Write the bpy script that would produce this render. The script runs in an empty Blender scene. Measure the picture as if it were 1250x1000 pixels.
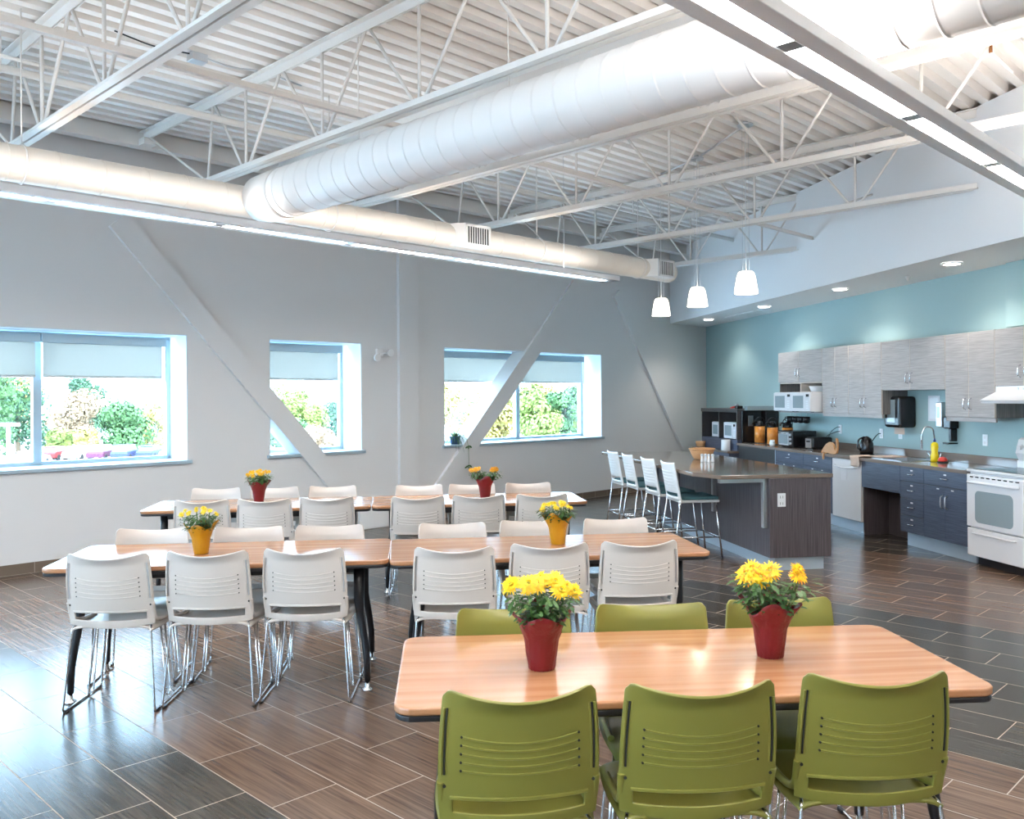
import bpy, bmesh, math, random
from mathutils import Vector, Matrix
random.seed(7)
PI = math.pi
SC = bpy.context.scene
COL = SC.collection

# ------------------------------------------------------------------ camera
TH = math.radians(44.5)            # heading of the window wall
TK = math.atan(0.165)              # heading of the kitchen wall
H = 1.63
cam = bpy.data.cameras.new('camera'); cam_o = bpy.data.objects.new('camera', cam); COL.objects.link(cam_o)
cam.sensor_width = 36.0; cam.sensor_fit = 'HORIZONTAL'
cam.lens = 36.0 * 1078.6 / 1250.0
cam_o.location = (0, 0, H)
ROLL = 0.0062
cam_o.matrix_world = Matrix.Translation((0, 0, H)) @ Matrix.Rotation(PI / 2, 4, 'X') @ Matrix.Rotation(-ROLL, 4, 'Z')
cam.shift_y = (485.24 - 500) / 1250.0
cam.clip_end = 600
SC.camera = cam_o
# ------------------------------------------------------------------ exposure, world, sun
SC.view_settings.view_transform = 'Standard'; SC.view_settings.look = 'None'
SC.view_settings.gamma = 1.0; SC.view_settings.exposure = 1.5
SC.view_settings.use_curve_mapping = False
W = bpy.data.worlds.new('sky'); SC.world = W; W.use_nodes = True
wn = W.node_tree
bg = wn.nodes['Background']; bg.inputs[0].default_value = (0.52, 0.75, 1.0, 1); bg.inputs[1].default_value = 7.0
sun = bpy.data.lights.new('sun', 'SUN'); sun.energy = 4.0; sun.angle = 0.01; sun.color = (1, 0.95, 0.86)
so = bpy.data.objects.new('sun', sun); COL.objects.link(so)
so.rotation_euler = Vector((-0.55, 0.62, -0.75)).to_track_quat('-Z', 'Y').to_euler()
LIGHT = dict(strip=26.0, up=23.0, down=12.0, pend=5.0)

# ------------------------------------------------------------------ frames
# window-wall frame: local x along the wall, local y towards it (the wall face is y = 9.1)
FA = Matrix.Rotation(PI / 2 - TH, 4, 'Z')
# kitchen frame: local x along the wall towards the camera, y = 0 is the wall face, -y the room
CK = (3.68, 16.728)
FK = Matrix.Translation((CK[0], CK[1], 0)) @ Matrix.Rotation(TK - PI / 2, 4, 'Z')
FW = Matrix.Identity(4)

# ------------------------------------------------------------------ materials
def newmat(name):
    m = bpy.data.materials.new(name); m.use_nodes = True
    nt = m.node_tree; p = nt.nodes['Principled BSDF']
    return m, nt, p
def setp(p, **k):
    for n, v in k.items():
        n = n.replace('_', ' ')
        p.inputs[n].default_value = v
def mat(name, col, rough=0.5, metal=0.0, bump=0.0, bscale=60, var=0.0, coat=0.0, emit=None, es=0, trans=0.0):
    m, nt, p = newmat(name)
    setp(p, Base_Color=(*col, 1), Roughness=rough, Metallic=metal)
    if coat: setp(p, Coat_Weight=coat, Coat_Roughness=0.1)
    if trans: setp(p, Transmission_Weight=trans)
    if emit: setp(p, Emission_Color=(*emit, 1), Emission_Strength=es)
    if bump or var:
        tc = nt.nodes.new('ShaderNodeTexCoord'); no = nt.nodes.new('ShaderNodeTexNoise')
        no.inputs['Scale'].default_value = bscale; no.inputs['Detail'].default_value = 4
        nt.links.new(tc.outputs['Object'], no.inputs['Vector'])
        if bump:
            b = nt.nodes.new('ShaderNodeBump'); b.inputs['Strength'].default_value = bump; b.inputs['Distance'].default_value = 0.01
            nt.links.new(no.outputs[0], b.inputs['Height']); nt.links.new(b.outputs[0], p.inputs['Normal'])
        if var:
            mx = nt.nodes.new('ShaderNodeMix'); mx.data_type = 'RGBA'
            mx.inputs[6].default_value = (*[c * (1 - var) for c in col], 1); mx.inputs[7].default_value = (*[min(1, c * (1 + var)) for c in col], 1)
            nt.links.new(no.outputs[0], mx.inputs[0]); nt.links.new(mx.outputs[2], p.inputs['Base Color'])
    return m
def grain(name, c1, c2, scale=(1.5, 60, 60), rough=0.4, coat=0.0, det=5, spread=(0.35, 0.68)):
    m, nt, p = newmat(name)
    tc = nt.nodes.new('ShaderNodeTexCoord'); mp = nt.nodes.new('ShaderNodeMapping'); mp.inputs['Scale'].default_value = scale
    no = nt.nodes.new('ShaderNodeTexNoise'); no.inputs['Scale'].default_value = 1.0; no.inputs['Detail'].default_value = det
    cr = nt.nodes.new('ShaderNodeValToRGB'); cr.color_ramp.elements[0].color = (*c1, 1); cr.color_ramp.elements[1].color = (*c2, 1)
    cr.color_ramp.elements[0].position = spread[0]; cr.color_ramp.elements[1].position = spread[1]
    nt.links.new(tc.outputs['Object'], mp.inputs[0]); nt.links.new(mp.outputs[0], no.inputs['Vector'])
    nt.links.new(no.outputs[0], cr.inputs[0]); nt.links.new(cr.outputs[0], p.inputs['Base Color'])
    setp(p, Roughness=rough)
    if coat: setp(p, Coat_Weight=coat, Coat_Roughness=0.12)
    return m
M = {}
M['wall'] = mat('wall_paint', (0.72, 0.70, 0.69), 0.6, bump=0.03, bscale=180)
M['white'] = mat('white_paint', (0.80, 0.79, 0.785), 0.5)
M['bulk'] = mat('bulkhead_paint', (0.80, 0.79, 0.79), 0.6)
M['teal'] = mat('teal_paint', (0.34, 0.475, 0.475), 0.5)
M['reveal'] = mat('window_reveal_paint', (0.66, 0.70, 0.72), 0.5)
M['alu'] = mat('window_aluminium', (0.42, 0.52, 0.58), 0.4, 0.3)
M['deck'] = mat('deck_paint', (0.83, 0.785, 0.74), 0.45)
M['joist'] = mat('joist_paint', (0.76, 0.72, 0.68), 0.4)
M['duct'] = mat('duct_paint', (0.82, 0.79, 0.76), 0.38)
M['duct_c'] = mat('cream_duct_paint', (0.86, 0.79, 0.71), 0.4)
M['fixture'] = mat('fixture_paint', (0.90, 0.90, 0.92), 0.4)
M['chrome'] = mat('chrome', (0.72, 0.74, 0.77), 0.12, 1.0)
M['steel'] = mat('brushed_steel', (0.62, 0.63, 0.65), 0.3, 1.0)
M['black'] = mat('black_metal', (0.012, 0.013, 0.017), 0.3)
M['blackpl'] = mat('black_plastic', (0.010, 0.010, 0.012), 0.22)
M['darkslot'] = mat('dark_slot', (0.02, 0.02, 0.015), 0.8)
M['grey_shell'] = mat('grey_plastic', (0.63, 0.57, 0.52), 0.38, bump=0.02, bscale=700)
M['green_shell'] = mat('green_plastic', (0.215, 0.205, 0.04), 0.36, bump=0.03, bscale=700)
M['white_shell'] = mat('white_plastic', (0.80, 0.80, 0.79), 0.3)
M['appl'] = mat('white_appliance', (0.78, 0.77, 0.78), 0.22)
M['applglass'] = mat('appliance_glass', (0.30, 0.36, 0.38), 0.12)
M['wood'] = grain('table_laminate', (0.41, 0.185, 0.082), (0.53, 0.275, 0.145), (.9, 26, 26), 0.27, coat=0.3)
M['woodedge'] = mat('table_edge', (0.52, 0.22, 0.09), 0.35)
M['cab_light'] = grain('light_cabinet_laminate', (0.36, 0.325, 0.305), (0.50, 0.46, 0.44), (5, 60, 170), 0.5)
M['cab_edge'] = mat('light_cabinet_edge', (0.66, 0.58, 0.50), 0.5)
M['cab_side'] = grain('grey_cabinet_side', (0.17, 0.15, 0.14), (0.26, 0.235, 0.22), (60, 60, 3), 0.5)
M['cab_dark'] = grain('dark_cabinet_laminate', (0.050, 0.062, 0.098), (0.10, 0.122, 0.18), (4, 60, 150), 0.38)
M['cab_vert'] = grain('dark_island_laminate', (0.060, 0.048, 0.055), (0.13, 0.108, 0.118), (110, 110, 2.5), 0.42)
M['cab_black'] = mat('dark_cabinet_body', (0.03, 0.028, 0.03), 0.5)
M['hutchtop'] = grain('hutch_laminate', (0.05, 0.045, 0.045), (0.09, 0.08, 0.08), (3, 60, 100), 0.4)
M['toe'] = mat('toe_kick_metal', (0.52, 0.60, 0.68), 0.35, 0.35)
M['quartz'] = mat('brown_quartz', (0.185, 0.135, 0.105), 0.10, var=0.25, bscale=300, coat=0.4)
M['quartz_l'] = mat('brown_quartz_counter', (0.24, 0.19, 0.16), 0.16, var=0.2, bscale=300, coat=0.3)
M['redwrap'] = mat('red_foil', (0.17, 0.003, 0.008), 0.42, bump=0.6, bscale=30, coat=0.12)
M['yelwrap'] = mat('gold_foil', (0.55, 0.25, 0.008), 0.28, bump=0.6, bscale=30, coat=0.1)
M['soil'] = mat('soil', (0.03, 0.02, 0.012), 0.9)
M['leafg'] = mat('chrysanthemum_leaf', (0.045, 0.12, 0.025), 0.5, var=0.5, bscale=40)
M['stemg'] = mat('green_stem', (0.10, 0.20, 0.04), 0.5)
M['petal_y'] = mat('yellow_petal', (0.95, 0.62, 0.01), 0.5, var=0.1, bscale=60)
M['petal_o'] = mat('orange_petal', (0.92, 0.30, 0.01), 0.5, var=0.4, bscale=60)
M['petal_m'] = mat('gold_petal', (0.95, 0.50, 0.01), 0.5, var=0.25, bscale=60)
M['petal_p'] = mat('lemon_petal', (0.95, 0.74, 0.05), 0.5, var=0.1, bscale=60)
M['eye'] = mat('flower_eye', (0.35, 0.33, 0.03), 0.7)
M['tealfab'] = mat('teal_upholstery', (0.08, 0.19, 0.21), 0.8, var=0.6, bscale=120)
M['wicker'] = mat('wicker', (0.62, 0.33, 0.15), 0.6, bump=0.8, bscale=120, var=0.3)
M['beech'] = mat('beech_wood', (0.55, 0.27, 0.10), 0.5, var=0.2)
M['yellowpl'] = mat('yellow_plastic', (0.80, 0.62, 0.01), 0.25)
M['redpl'] = mat('red_plastic', (0.70, 0.05, 0.03), 0.3)
M['bluepl'] = mat('blue_plastic', (0.02, 0.04, 0.20), 0.3)
M['orange'] = mat('orange_print', (0.80, 0.28, 0.05), 0.3, var=0.35, bscale=25)
M['towel'] = mat('tan_towel', (0.62, 0.47, 0.38), 0.9, bump=0.4, bscale=200)
M['paper'] = mat('paper', (0.75, 0.74, 0.76), 0.7)
M['ceram'] = mat('ceramic', (0.85, 0.85, 0.85), 0.15)
M['plate'] = mat('outlet_plastic', (0.80, 0.82, 0.84), 0.35)
M['bronze'] = mat('bronze', (0.25, 0.10, 0.03), 0.3, 0.9)
M['shade_em'] = mat('pendant_glass', (0.9, 0.88, 0.84), 0.3, emit=(1, 0.90, 0.76), es=LIGHT['pend'] * 0.28)
M['strip'] = mat('lamp_diffuser', (0.9, 0.9, 0.9), 0.4, emit=(1, 0.965, 0.93), es=LIGHT['strip'])
M['added_uplight'] = mat('added_uplight_glow', (0.9, 0.9, 0.9), 0.4, emit=(1, 0.95, 0.90), es=LIGHT['up'])  # glow added on the light housings to brighten the ceiling
M['added_uplight_low'] = mat('added_dim_uplight_glow', (0.9, 0.9, 0.9), 0.4, emit=(1, 0.95, 0.90), es=4.0)  # weaker added glow, lifts the cream duct and upper wall
M['downl'] = mat('downlight_lens', (0.9, 0.9, 0.9), 0.4, emit=(1, 0.96, 0.9), es=LIGHT['down'])

def floor_mat():
    m, nt, p = newmat('floor_tiles')
    N, L = nt.nodes, nt.links
    def mth(op, a, b=None, c=None):
        n = N.new('ShaderNodeMath'); n.operation = op
        for i, v in enumerate((a, b, c)):
            if v is None: continue
            if isinstance(v, (int, float)): n.inputs[i].default_value = v
            else: L.new(v, n.inputs[i])
        return n.outputs[0]
    tc = N.new('ShaderNodeTexCoord'); sp = N.new('ShaderNodeSeparateXYZ'); L.new(tc.outputs['Object'], sp.inputs[0])
    a, q = sp.outputs[0], sp.outputs[1]
    ra = mth('DIVIDE', mth('SUBTRACT', a, 1.222), 0.3055)
    row = mth('FLOOR', ra); fa = mth('SUBTRACT', ra, row)
    # q = -b ; joints at b = -3.366 + 0.207*(row-1)
    rb = mth('DIVIDE', mth('ADD', mth('SUBTRACT', q, 3.57), mth('MULTIPLY', row, 0.2065)), 0.6195)
    cell = mth('FLOOR', rb); fb = mth('SUBTRACT', rb, cell)
    ga = mth('LESS_THAN', mth('MULTIPLY', mth('MINIMUM', fa, mth('SUBTRACT', 1.0, fa)), 0.3055), 0.0026)
    gb = mth('LESS_THAN', mth('MULTIPLY', mth('MINIMUM', fb, mth('SUBTRACT', 1.0, fb)), 0.6195), 0.0026)
    g = mth('MAXIMUM', ga, gb)
    cid = N.new('ShaderNodeCombineXYZ'); L.new(row, cid.inputs[0]); L.new(cell, cid.inputs[1])
    wnz = N.new('ShaderNodeTexWhiteNoise'); wnz.noise_dimensions = '3D'; L.new(cid.outputs[0], wnz.inputs['Vector'])
    rnd = wnz.outputs['Value']
    # grain along q
    cv = N.new('ShaderNodeCombineXYZ'); L.new(mth('MULTIPLY', a, 70.0), cv.inputs[0]); L.new(mth('MULTIPLY', q, 2.2), cv.inputs[1]); L.new(mth('MULTIPLY', rnd, 50.0), cv.inputs[2])
    no = N.new('ShaderNodeTexNoise'); no.inputs['Scale'].default_value = 1.0; no.inputs['Detail'].default_value = 5; no.inputs['Roughness'].default_value = 0.6
    L.new(cv.outputs[0], no.inputs['Vector'])
    dark = mth('LESS_THAN', mth('FLOORED_MODULO', mth('SUBTRACT', row, 10.0), 16.0), 7.5)
    def ramp(c1, c2):
        r = N.new('ShaderNodeValToRGB'); r.color_ramp.elements[0].color = (*c1, 1); r.color_ramp.elements[1].color = (*c2, 1)
        r.color_ramp.elements[0].position = 0.3; r.color_ramp.elements[1].position = 0.72; L.new(no.outputs[0], r.inputs[0]); return r.outputs[0]
    br = ramp((0.080, 0.048, 0.034), (0.235, 0.150, 0.102)); dk = ramp((0.026, 0.023, 0.020), (0.100, 0.086, 0.070))
    mx = N.new('ShaderNodeMix'); mx.data_type = 'RGBA'; L.new(dark, mx.inputs[0]); L.new(br, mx.inputs[6]); L.new(dk, mx.inputs[7])
    hs = N.new('ShaderNodeHueSaturation'); L.new(mx.outputs[2], hs.inputs['Color']); L.new(mth('ADD', mth('MULTIPLY', rnd, 0.28), 0.86), hs.inputs['Value'])
    m2 = N.new('ShaderNodeMix'); m2.data_type = 'RGBA'; L.new(g, m2.inputs[0]); L.new(hs.outputs[0], m2.inputs[6]); m2.inputs[7].default_value = (0.40, 0.32, 0.25, 1)
    L.new(m2.outputs[2], p.inputs['Base Color'])
    L.new(mth('ADD', mth('MULTIPLY', no.outputs[0], 0.10), mth('ADD', mth('MULTIPLY', g, 0.4), 0.185)), p.inputs['Roughness'])
    b = N.new('ShaderNodeBump'); b.inputs['Strength'].default_value = 0.35; b.inputs['Distance'].default_value = 0.002
    L.new(mth('SUBTRACT', mth('MULTIPLY', no.outputs[0], 0.25), g), b.inputs['Height']); L.new(b.outputs[0], p.inputs['Normal'])
    setp(p, Specular_IOR_Level=0.45)
    return m
M['floor'] = floor_mat()
def base_mat():
    m, nt, p = newmat('base_tile')
    N, L = nt.nodes, nt.links
    tc = N.new('ShaderNodeTexCoord'); mp = N.new('ShaderNodeMapping'); mp.inputs['Scale'].default_value = (1, 0, 1); mp.inputs['Rotation'].default_value = (PI / 2, 0, 0)
    bk = N.new('ShaderNodeTexBrick'); bk.offset = 0; bk.inputs['Color1'].default_value = (0.13, 0.095, 0.07, 1); bk.inputs['Color2'].default_value = (0.19, 0.14, 0.10, 1)
    bk.inputs['Mortar'].default_value = (0.34, 0.29, 0.25, 1); bk.inputs['Scale'].default_value = 1; bk.inputs['Mortar Size'].default_value = 0.004
    bk.inputs['Brick Width'].default_value = 0.31; bk.inputs['Row Height'].default_value = 0.4
    L.new(tc.outputs['Object'], mp.inputs[0]); L.new(mp.outputs[0], bk.inputs['Vector']); L.new(bk.outputs[0], p.inputs['Base Color'])
    setp(p, Roughness=0.35)
    return m
M['base'] = base_mat()
def glass_mat():
    m = bpy.data.materials.new('window_glass'); m.use_nodes = True; nt = m.node_tree; nt.nodes.clear()
    o = nt.nodes.new('ShaderNodeOutputMaterial'); mx = nt.nodes.new('ShaderNodeMixShader'); t = nt.nodes.new('ShaderNodeBsdfTransparent'); g = nt.nodes.new('ShaderNodeBsdfGlossy')
    g.inputs['Roughness'].default_value = 0.02; t.inputs[0].default_value = (0.94, 0.98, 0.98, 1); mx.inputs[0].default_value = 0.05
    nt.links.new(t.outputs[0], mx.inputs[1]); nt.links.new(g.outputs[0], mx.inputs[2]); nt.links.new(mx.outputs[0], o.inputs[0]); return m
M['glass'] = glass_mat()
def shade_mat():
    m = bpy.data.materials.new('solar_shade_fabric'); m.use_nodes = True; nt = m.node_tree; nt.nodes.clear()
    o = nt.nodes.new('ShaderNodeOutputMaterial'); a = nt.nodes.new('ShaderNodeMixShader'); b = nt.nodes.new('ShaderNodeMixShader')
    t = nt.nodes.new('ShaderNodeBsdfTransparent'); d = nt.nodes.new('ShaderNodeBsdfDiffuse'); tr = nt.nodes.new('ShaderNodeBsdfTranslucent')
    d.inputs[0].default_value = (0.52, 0.55, 0.55, 1); tr.inputs[0].default_value = (0.40, 0.38, 0.34, 1)
    a.inputs[0].default_value = 0.5; nt.links.new(d.outputs[0], a.inputs[1]); nt.links.new(tr.outputs[0], a.inputs[2])
    b.inputs[0].default_value = 0.05; nt.links.new(a.outputs[0], b.inputs[1]); nt.links.new(t.outputs[0], b.inputs[2]); nt.links.new(b.outputs[0], o.inputs[0]); return m
M['shade'] = shade_mat()

# ------------------------------------------------------------------ mesh builder
class MB:
    def __init__(s): s.bm = bmesh.new(); s.mats = []
    def mi(s, m):
        if m not in s.mats: s.mats.append(m)
        return s.mats.index(m)
    def _merge(s, b2, m, smooth=False):
        i = s.mi(m); mp = {}
        for v in b2.verts: mp[v] = s.bm.verts.new(v.co)
        for f in b2.faces:
            try: nf = s.bm.faces.new([mp[v] for v in f.verts])
            except ValueError: continue
            nf.material_index = i; nf.smooth = smooth or f.smooth
        b2.free()
    def box(s, x0, y0, z0, x1, y1, z1, m, bev=0.0, seg=2, xf=None):
        b = bmesh.new(); bmesh.ops.create_cube(b, size=1.0)
        for v in b.verts: v.co = Vector(((x0 + x1) / 2 + v.co.x * (x1 - x0), (y0 + y1) / 2 + v.co.y * (y1 - y0), (z0 + z1) / 2 + v.co.z * (z1 - z0)))
        if bev:
            bmesh.ops.bevel(b, geom=list(b.edges), offset=bev, segments=seg, profile=0.5, affect='EDGES')
        if xf is not None:
            for v in b.verts: v.co = xf @ v.co
        bmesh.ops.recalc_face_normals(b, faces=list(b.faces))
        s._merge(b, m); return s
    def prism(s, pts, z0, z1, m, bev=0.0, seg=2, xf=None):
        b = bmesh.new(); lo = [b.verts.new((x, y, z0)) for x, y in pts]; hi = [b.verts.new((x, y, z1)) for x, y in pts]
        n = len(pts); b.faces.new(lo[::-1]); b.faces.new(hi)
        for i in range(n): b.faces.new((lo[i], lo[(i + 1) % n], hi[(i + 1) % n], hi[i]))
        bmesh.ops.recalc_face_normals(b, faces=list(b.faces))
        if bev:
            es = [e for e in b.edges if abs(e.verts[0].co.z - e.verts[1].co.z) < 1e-6]
            bmesh.ops.bevel(b, geom=es, offset=bev, segments=seg, profile=0.5, affect='EDGES')
        if xf is not None:
            for v in b.verts: v.co = xf @ v.co
            bmesh.ops.recalc_face_normals(b, faces=list(b.faces))
        s._merge(b, m); return s
    def tube(s, pts, r, m, n=8, closed=False, caps=True):
        pts = [Vector(p) for p in pts]
        if not hasattr(r, '__len__'): r = [r] * len(pts)
        i0 = s.mi(m); rings = []; N = len(pts); up = None
        for i, p in enumerate(pts):
            if closed: t = pts[(i + 1) % N] - pts[i - 1]
            else: t = pts[min(i + 1, N - 1)] - pts[max(i - 1, 0)]
            t.normalize()
            if up is None:
                up = Vector((0, 0, 1)) if abs(t.z) < 0.9 else Vector((1, 0, 0))
            u = (up - t * up.dot(t))
            if u.length < 1e-4: u = t.orthogonal()
            u.normalize(); up = u; w = t.cross(u)
            rings.append([s.bm.verts.new(p + (u * math.cos(2 * PI * k / n) + w * math.sin(2 * PI * k / n)) * r[i]) for k in range(n)])
        for i in range(N if closed else N - 1):
            A, B = rings[i], rings[(i + 1) % N]
            for k in range(n):
                try:
                    f = s.bm.faces.new((A[k], A[(k + 1) % n], B[(k + 1) % n], B[k])); f.material_index = i0; f.smooth = True
                except ValueError: pass
        if caps and not closed:
            for R in (rings[0][::-1], rings[-1]):
                f = s.bm.faces.new(R); f.material_index = i0
        return s
    def lathe(s, prof, m, n=24, c=(0, 0, 0), cap=True, wob=None, smooth=True):
        i0 = s.mi(m); rings = []
        for j, (r, z) in enumerate(prof):
            ring = []
            for k in range(n):
                a = 2 * PI * k / n; rr = r; zz = z
                if wob: rr, zz = wob(j, a, r, z)
                ring.append(s.bm.verts.new((c[0] + rr * math.cos(a), c[1] + rr * math.sin(a), c[2] + zz)))
            rings.append(ring)
        for j in range(len(prof) - 1):
            for k in range(n):
                f = s.bm.faces.new((rings[j][k], rings[j][(k + 1) % n], rings[j + 1][(k + 1) % n], rings[j + 1][k])); f.material_index = i0; f.smooth = smooth
        if cap:
            for R in (rings[0][::-1], rings[-1]):
                f = s.bm.faces.new(R); f.material_index = i0
        return s
    def quad(s, pts, m, smooth=False):
        f = s.bm.faces.new([s.bm.verts.new(p) for p in pts]); f.material_index = s.mi(m); f.smooth = smooth; return s
    def grid(s, fn, nu, nv, m, skip=None, smooth=True):
        i0 = s.mi(m); V = [[s.bm.verts.new(fn(i / nu, j / nv)) for j in range(nv + 1)] for i in range(nu + 1)]
        for i in range(nu):
            for j in range(nv):
                if skip and skip((i + .5) / nu, (j + .5) / nv): continue
                f = s.bm.faces.new((V[i][j], V[i + 1][j], V[i + 1][j + 1], V[i][j + 1])); f.material_index = i0; f.smooth = smooth
        loose = [v for v in s.bm.verts if not v.link_faces]
        bmesh.ops.delete(s.bm, geom=loose, context='VERTS')
        return s
    def mesh(s, name):
        me = bpy.data.meshes.new(name); s.bm.to_mesh(me); s.bm.free()
        for m in s.mats: me.materials.append(m)
        return me
    def build(s, name, parent=None, xf=None):
        o = bpy.data.objects.new(name, s.mesh(name)); COL.objects.link(o)
        if parent is not None: o.parent = parent
        if xf is not None: o.matrix_world = xf
        return o
def bake(o):          # apply modifiers into plain mesh data
    dg = bpy.context.evaluated_depsgraph_get(); me = bpy.data.meshes.new_from_object(o.evaluated_get(dg))
    o.modifiers.clear(); o.data = me; return o
def rpath(pts, r, n=5):   # polyline with rounded corners
    pts = [Vector(p) for p in pts]; out = [pts[0]]
    for i in range(1, len(pts) - 1):
        a, b, c = pts[i - 1], pts[i], pts[i + 1]
        d1 = (a - b); d2 = (c - b); rr = min(r, d1.length * .45, d2.length * .45); d1.normalize(); d2.normalize()
        for k in range(n + 1):
            t = k / n; out.append((b + d1 * rr) * (1 - t) ** 2 + b * 2 * t * (1 - t) + (b + d2 * rr) * t * t)
    out.append(pts[-1]); return out
def rrect(w, d, r, n=5, cx=0, cy=0):
    out = []
    for (sx, sy, a0) in ((1, 1, 0), (-1, 1, 90), (-1, -1, 180), (1, -1, 270)):
        for k in range(n + 1):
            a = math.radians(a0 + 90 * k / n); out.append((cx + sx * (w / 2 - r) + r * math.cos(a), cy + sy * (d / 2 - r) + r * math.sin(a)))
    return out
def tag(o, label, cat, group=None, kind=None):
    o['label'] = label; o['category'] = cat
    if group: o['group'] = group
    if kind: o['kind'] = kind
    return o
def thing(name, label, cat, fr, loc, rz=0, group=None):
    o = bpy.data.objects.new(name, None); COL.objects.link(o); o.empty_display_size = 0.1
    o.matrix_world = fr @ Matrix.Translation(loc) @ Matrix.Rotation(rz, 4, 'Z')
    return tag(o, label, cat, group)
def struct(name, mb, xf=FW, parent=None):
    o = mb.build(name, parent, xf if parent is None else None)
    if parent is None: o['kind'] = 'structure'
    return o
def copy_tree(o, parent=None):
    c = o.copy(); COL.objects.link(c); c.parent = parent
    for ch in [x for x in bpy.data.objects if x.parent == o]: copy_tree(ch, c)
    return c

# ------------------------------------------------------------------ room shell
def A2(a, b): # window frame -> world xy
    v = FA @ Vector((a, -b, 0)); return (v.x, v.y)
def K2(k, off):
    v = FK @ Vector((k, -off, 0)); return (v.x, v.y)
WB = 9.1; ZC = 4.20
P_C = CK; P_1 = K2(20, 0); P_2 = A2(-7, -0.2); P_3 = A2(-7, -9.1)
inv = FA.inverted()
def toA(p): v = inv @ Vector((p[0], p[1], 0)); return (v.x, v.y)
struct('floor', MB().prism([toA(p) for p in (P_C, P_3, P_2, P_1)], -0.2, 0.0, M['floor']), FA)

# window wall with openings  (a0, a1, z0, z1)
ZW0, ZW1, RD = 0.965, 2.325, 0.40
wins = [(-4.3, -0.88), (1.59, 4.312), (5.284, 6.578), (7.938, 11.357)]  # first one is an added unseen window, for daylight on the left floor
mb = MB(); x = -7.0; T = RD + 0.12
for a0, a1 in wins:
    mb.box(x, WB, 0, a0, WB + T, ZC, M['wall']); mb.box(a0, WB, 0, a1, WB + T, ZW0, M['wall']); mb.box(a0, WB, ZW1, a1, WB + T, ZC, M['wall']); x = a1
mb.box(x, WB, 0, 14.51 + 1.0, WB + T, ZC, M['wall'])
struct('wall_left', mb, FA)
for n, (a0, a1) in enumerate(wins):
    mb = MB(); yg = WB + RD
    # reveal liners, sill
    mb.box(a0, WB + .002, ZW0, a0 + .012, yg, ZW1, M['reveal']); mb.box(a1 - .012, WB + .002, ZW0, a1, yg, ZW1, M['reveal']); mb.box(a0, WB + .002, ZW1 - .012, a1, yg, ZW1, M['reveal'])
    w = mb
    o = struct('window_%d' % (n + 1), w, FA)
    s_ = MB().box(a0 - .035, WB - .035, ZW0 - .02, a1 + .035, yg, ZW0 + .018, M['alu'], .006).build('window_sill', o)
    f = MB(); fw = .055
    f.box(a0, yg, ZW0, a1, yg + .07, ZW0 + fw, M['alu'], .004); f.box(a0, yg, ZW1 - fw, a1, yg + .07, ZW1, M['alu'], .004)
    f.box(a0, yg, ZW0, a0 + fw, yg + .07, ZW1, M['alu'], .004); f.box(a1 - fw, yg, ZW0, a1, yg + .07, ZW1, M['alu'], .004)
    panes = [(a0 + fw, a1 - fw)]
    if a1 - a0 > 2:
        mid = (a0 + a1) / 2 + (.15 if n == 3 else 0); f.box(mid - .04, yg, ZW0, mid + .04, yg + .07, ZW1, M['alu'], .004); panes = [(a0 + fw, mid - .04), (mid + .04, a1 - fw)]
    f.build('window_frame', o)
    for (p0, p1) in panes:
        MB().box(p0, yg + .03, ZW0 + fw, p1, yg + .036, ZW1 - fw, M['glass']).build('window_pane', o)

# other walls (right, behind the camera)
def wallseg(name, p, q, th, z0, z1, m, holes=()):
    d = Vector((q[0] - p[0], q[1] - p[1])); Ln = d.length; ang = math.atan2(d.y, d.x)
    xf = Matrix.Translation((p[0], p[1], 0)) @ Matrix.Rotation(ang, 4, 'Z')
    mb = MB(); x = 0
    for h0, h1, hz0, hz1 in holes:
        mb.box(x, 0, z0, h0, th, z1, m); mb.box(h0, 0, z0, h1, th, hz0, m); mb.box(h0, 0, hz1, h1, th, z1, m); x = h1
    mb.box(x, 0, z0, Ln, th, z1, m)
    return struct(name, mb, xf)
wallseg('wall_right', (P_C[0] + 0.0, P_C[1] + 0.0), P_1, .2, 0, ZC, M['teal'])
BW = []
ADDED_LWIN = [(1.0, 4.4, 0.8, 3.2), (5.0, 8.2, 0.8, 3.2)]  # unseen windows added in the far-left wall for fill daylight
wallseg('wall_back', P_1, P_2, .2, 0, ZC, M['wall'], BW)
wallseg('wall_far_left', P_2, P_3, .2, 0, ZC, M['wall'], ADDED_LWIN)
# glazing of the added far-left windows, out of view
d = Vector((P_3[0] - P_2[0], P_3[1] - P_2[1])); xb = Matrix.Translation((P_2[0], P_2[1], 0)) @ Matrix.Rotation(math.atan2(d.y, d.x), 4, 'Z')
for i, (h0, h1, z0, z1) in enumerate(ADDED_LWIN):
    f = MB(); f.box(h0, .05, z0, h1, .12, z0 + .06, M['alu']); f.box(h0, .05, z1 - .06, h1, .12, z1, M['alu'])
    for xx in (h0, (h0 + h1) / 2 - .03, h1 - .06): f.box(xx, .05, z0, xx + .06, .12, z1, M['alu'])
    o = struct('window_%d' % (i + 5), f, xb)
    MB().box(h0 + .06, .08, z0 + .06, h1 - .06, .085, z1 - .06, M['glass']).build('window_pane', o)

# bulkhead + soffit over the kitchen
OFB = 0.96; ZS = 2.94
k0 = 0.0
bw = MB(); 
# polygon in kitchen frame clipped by the window wall
def KofA(a, b): v = FK.inverted() @ Vector((*A2(a, b), 0)); return (v.x, v.y)
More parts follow.
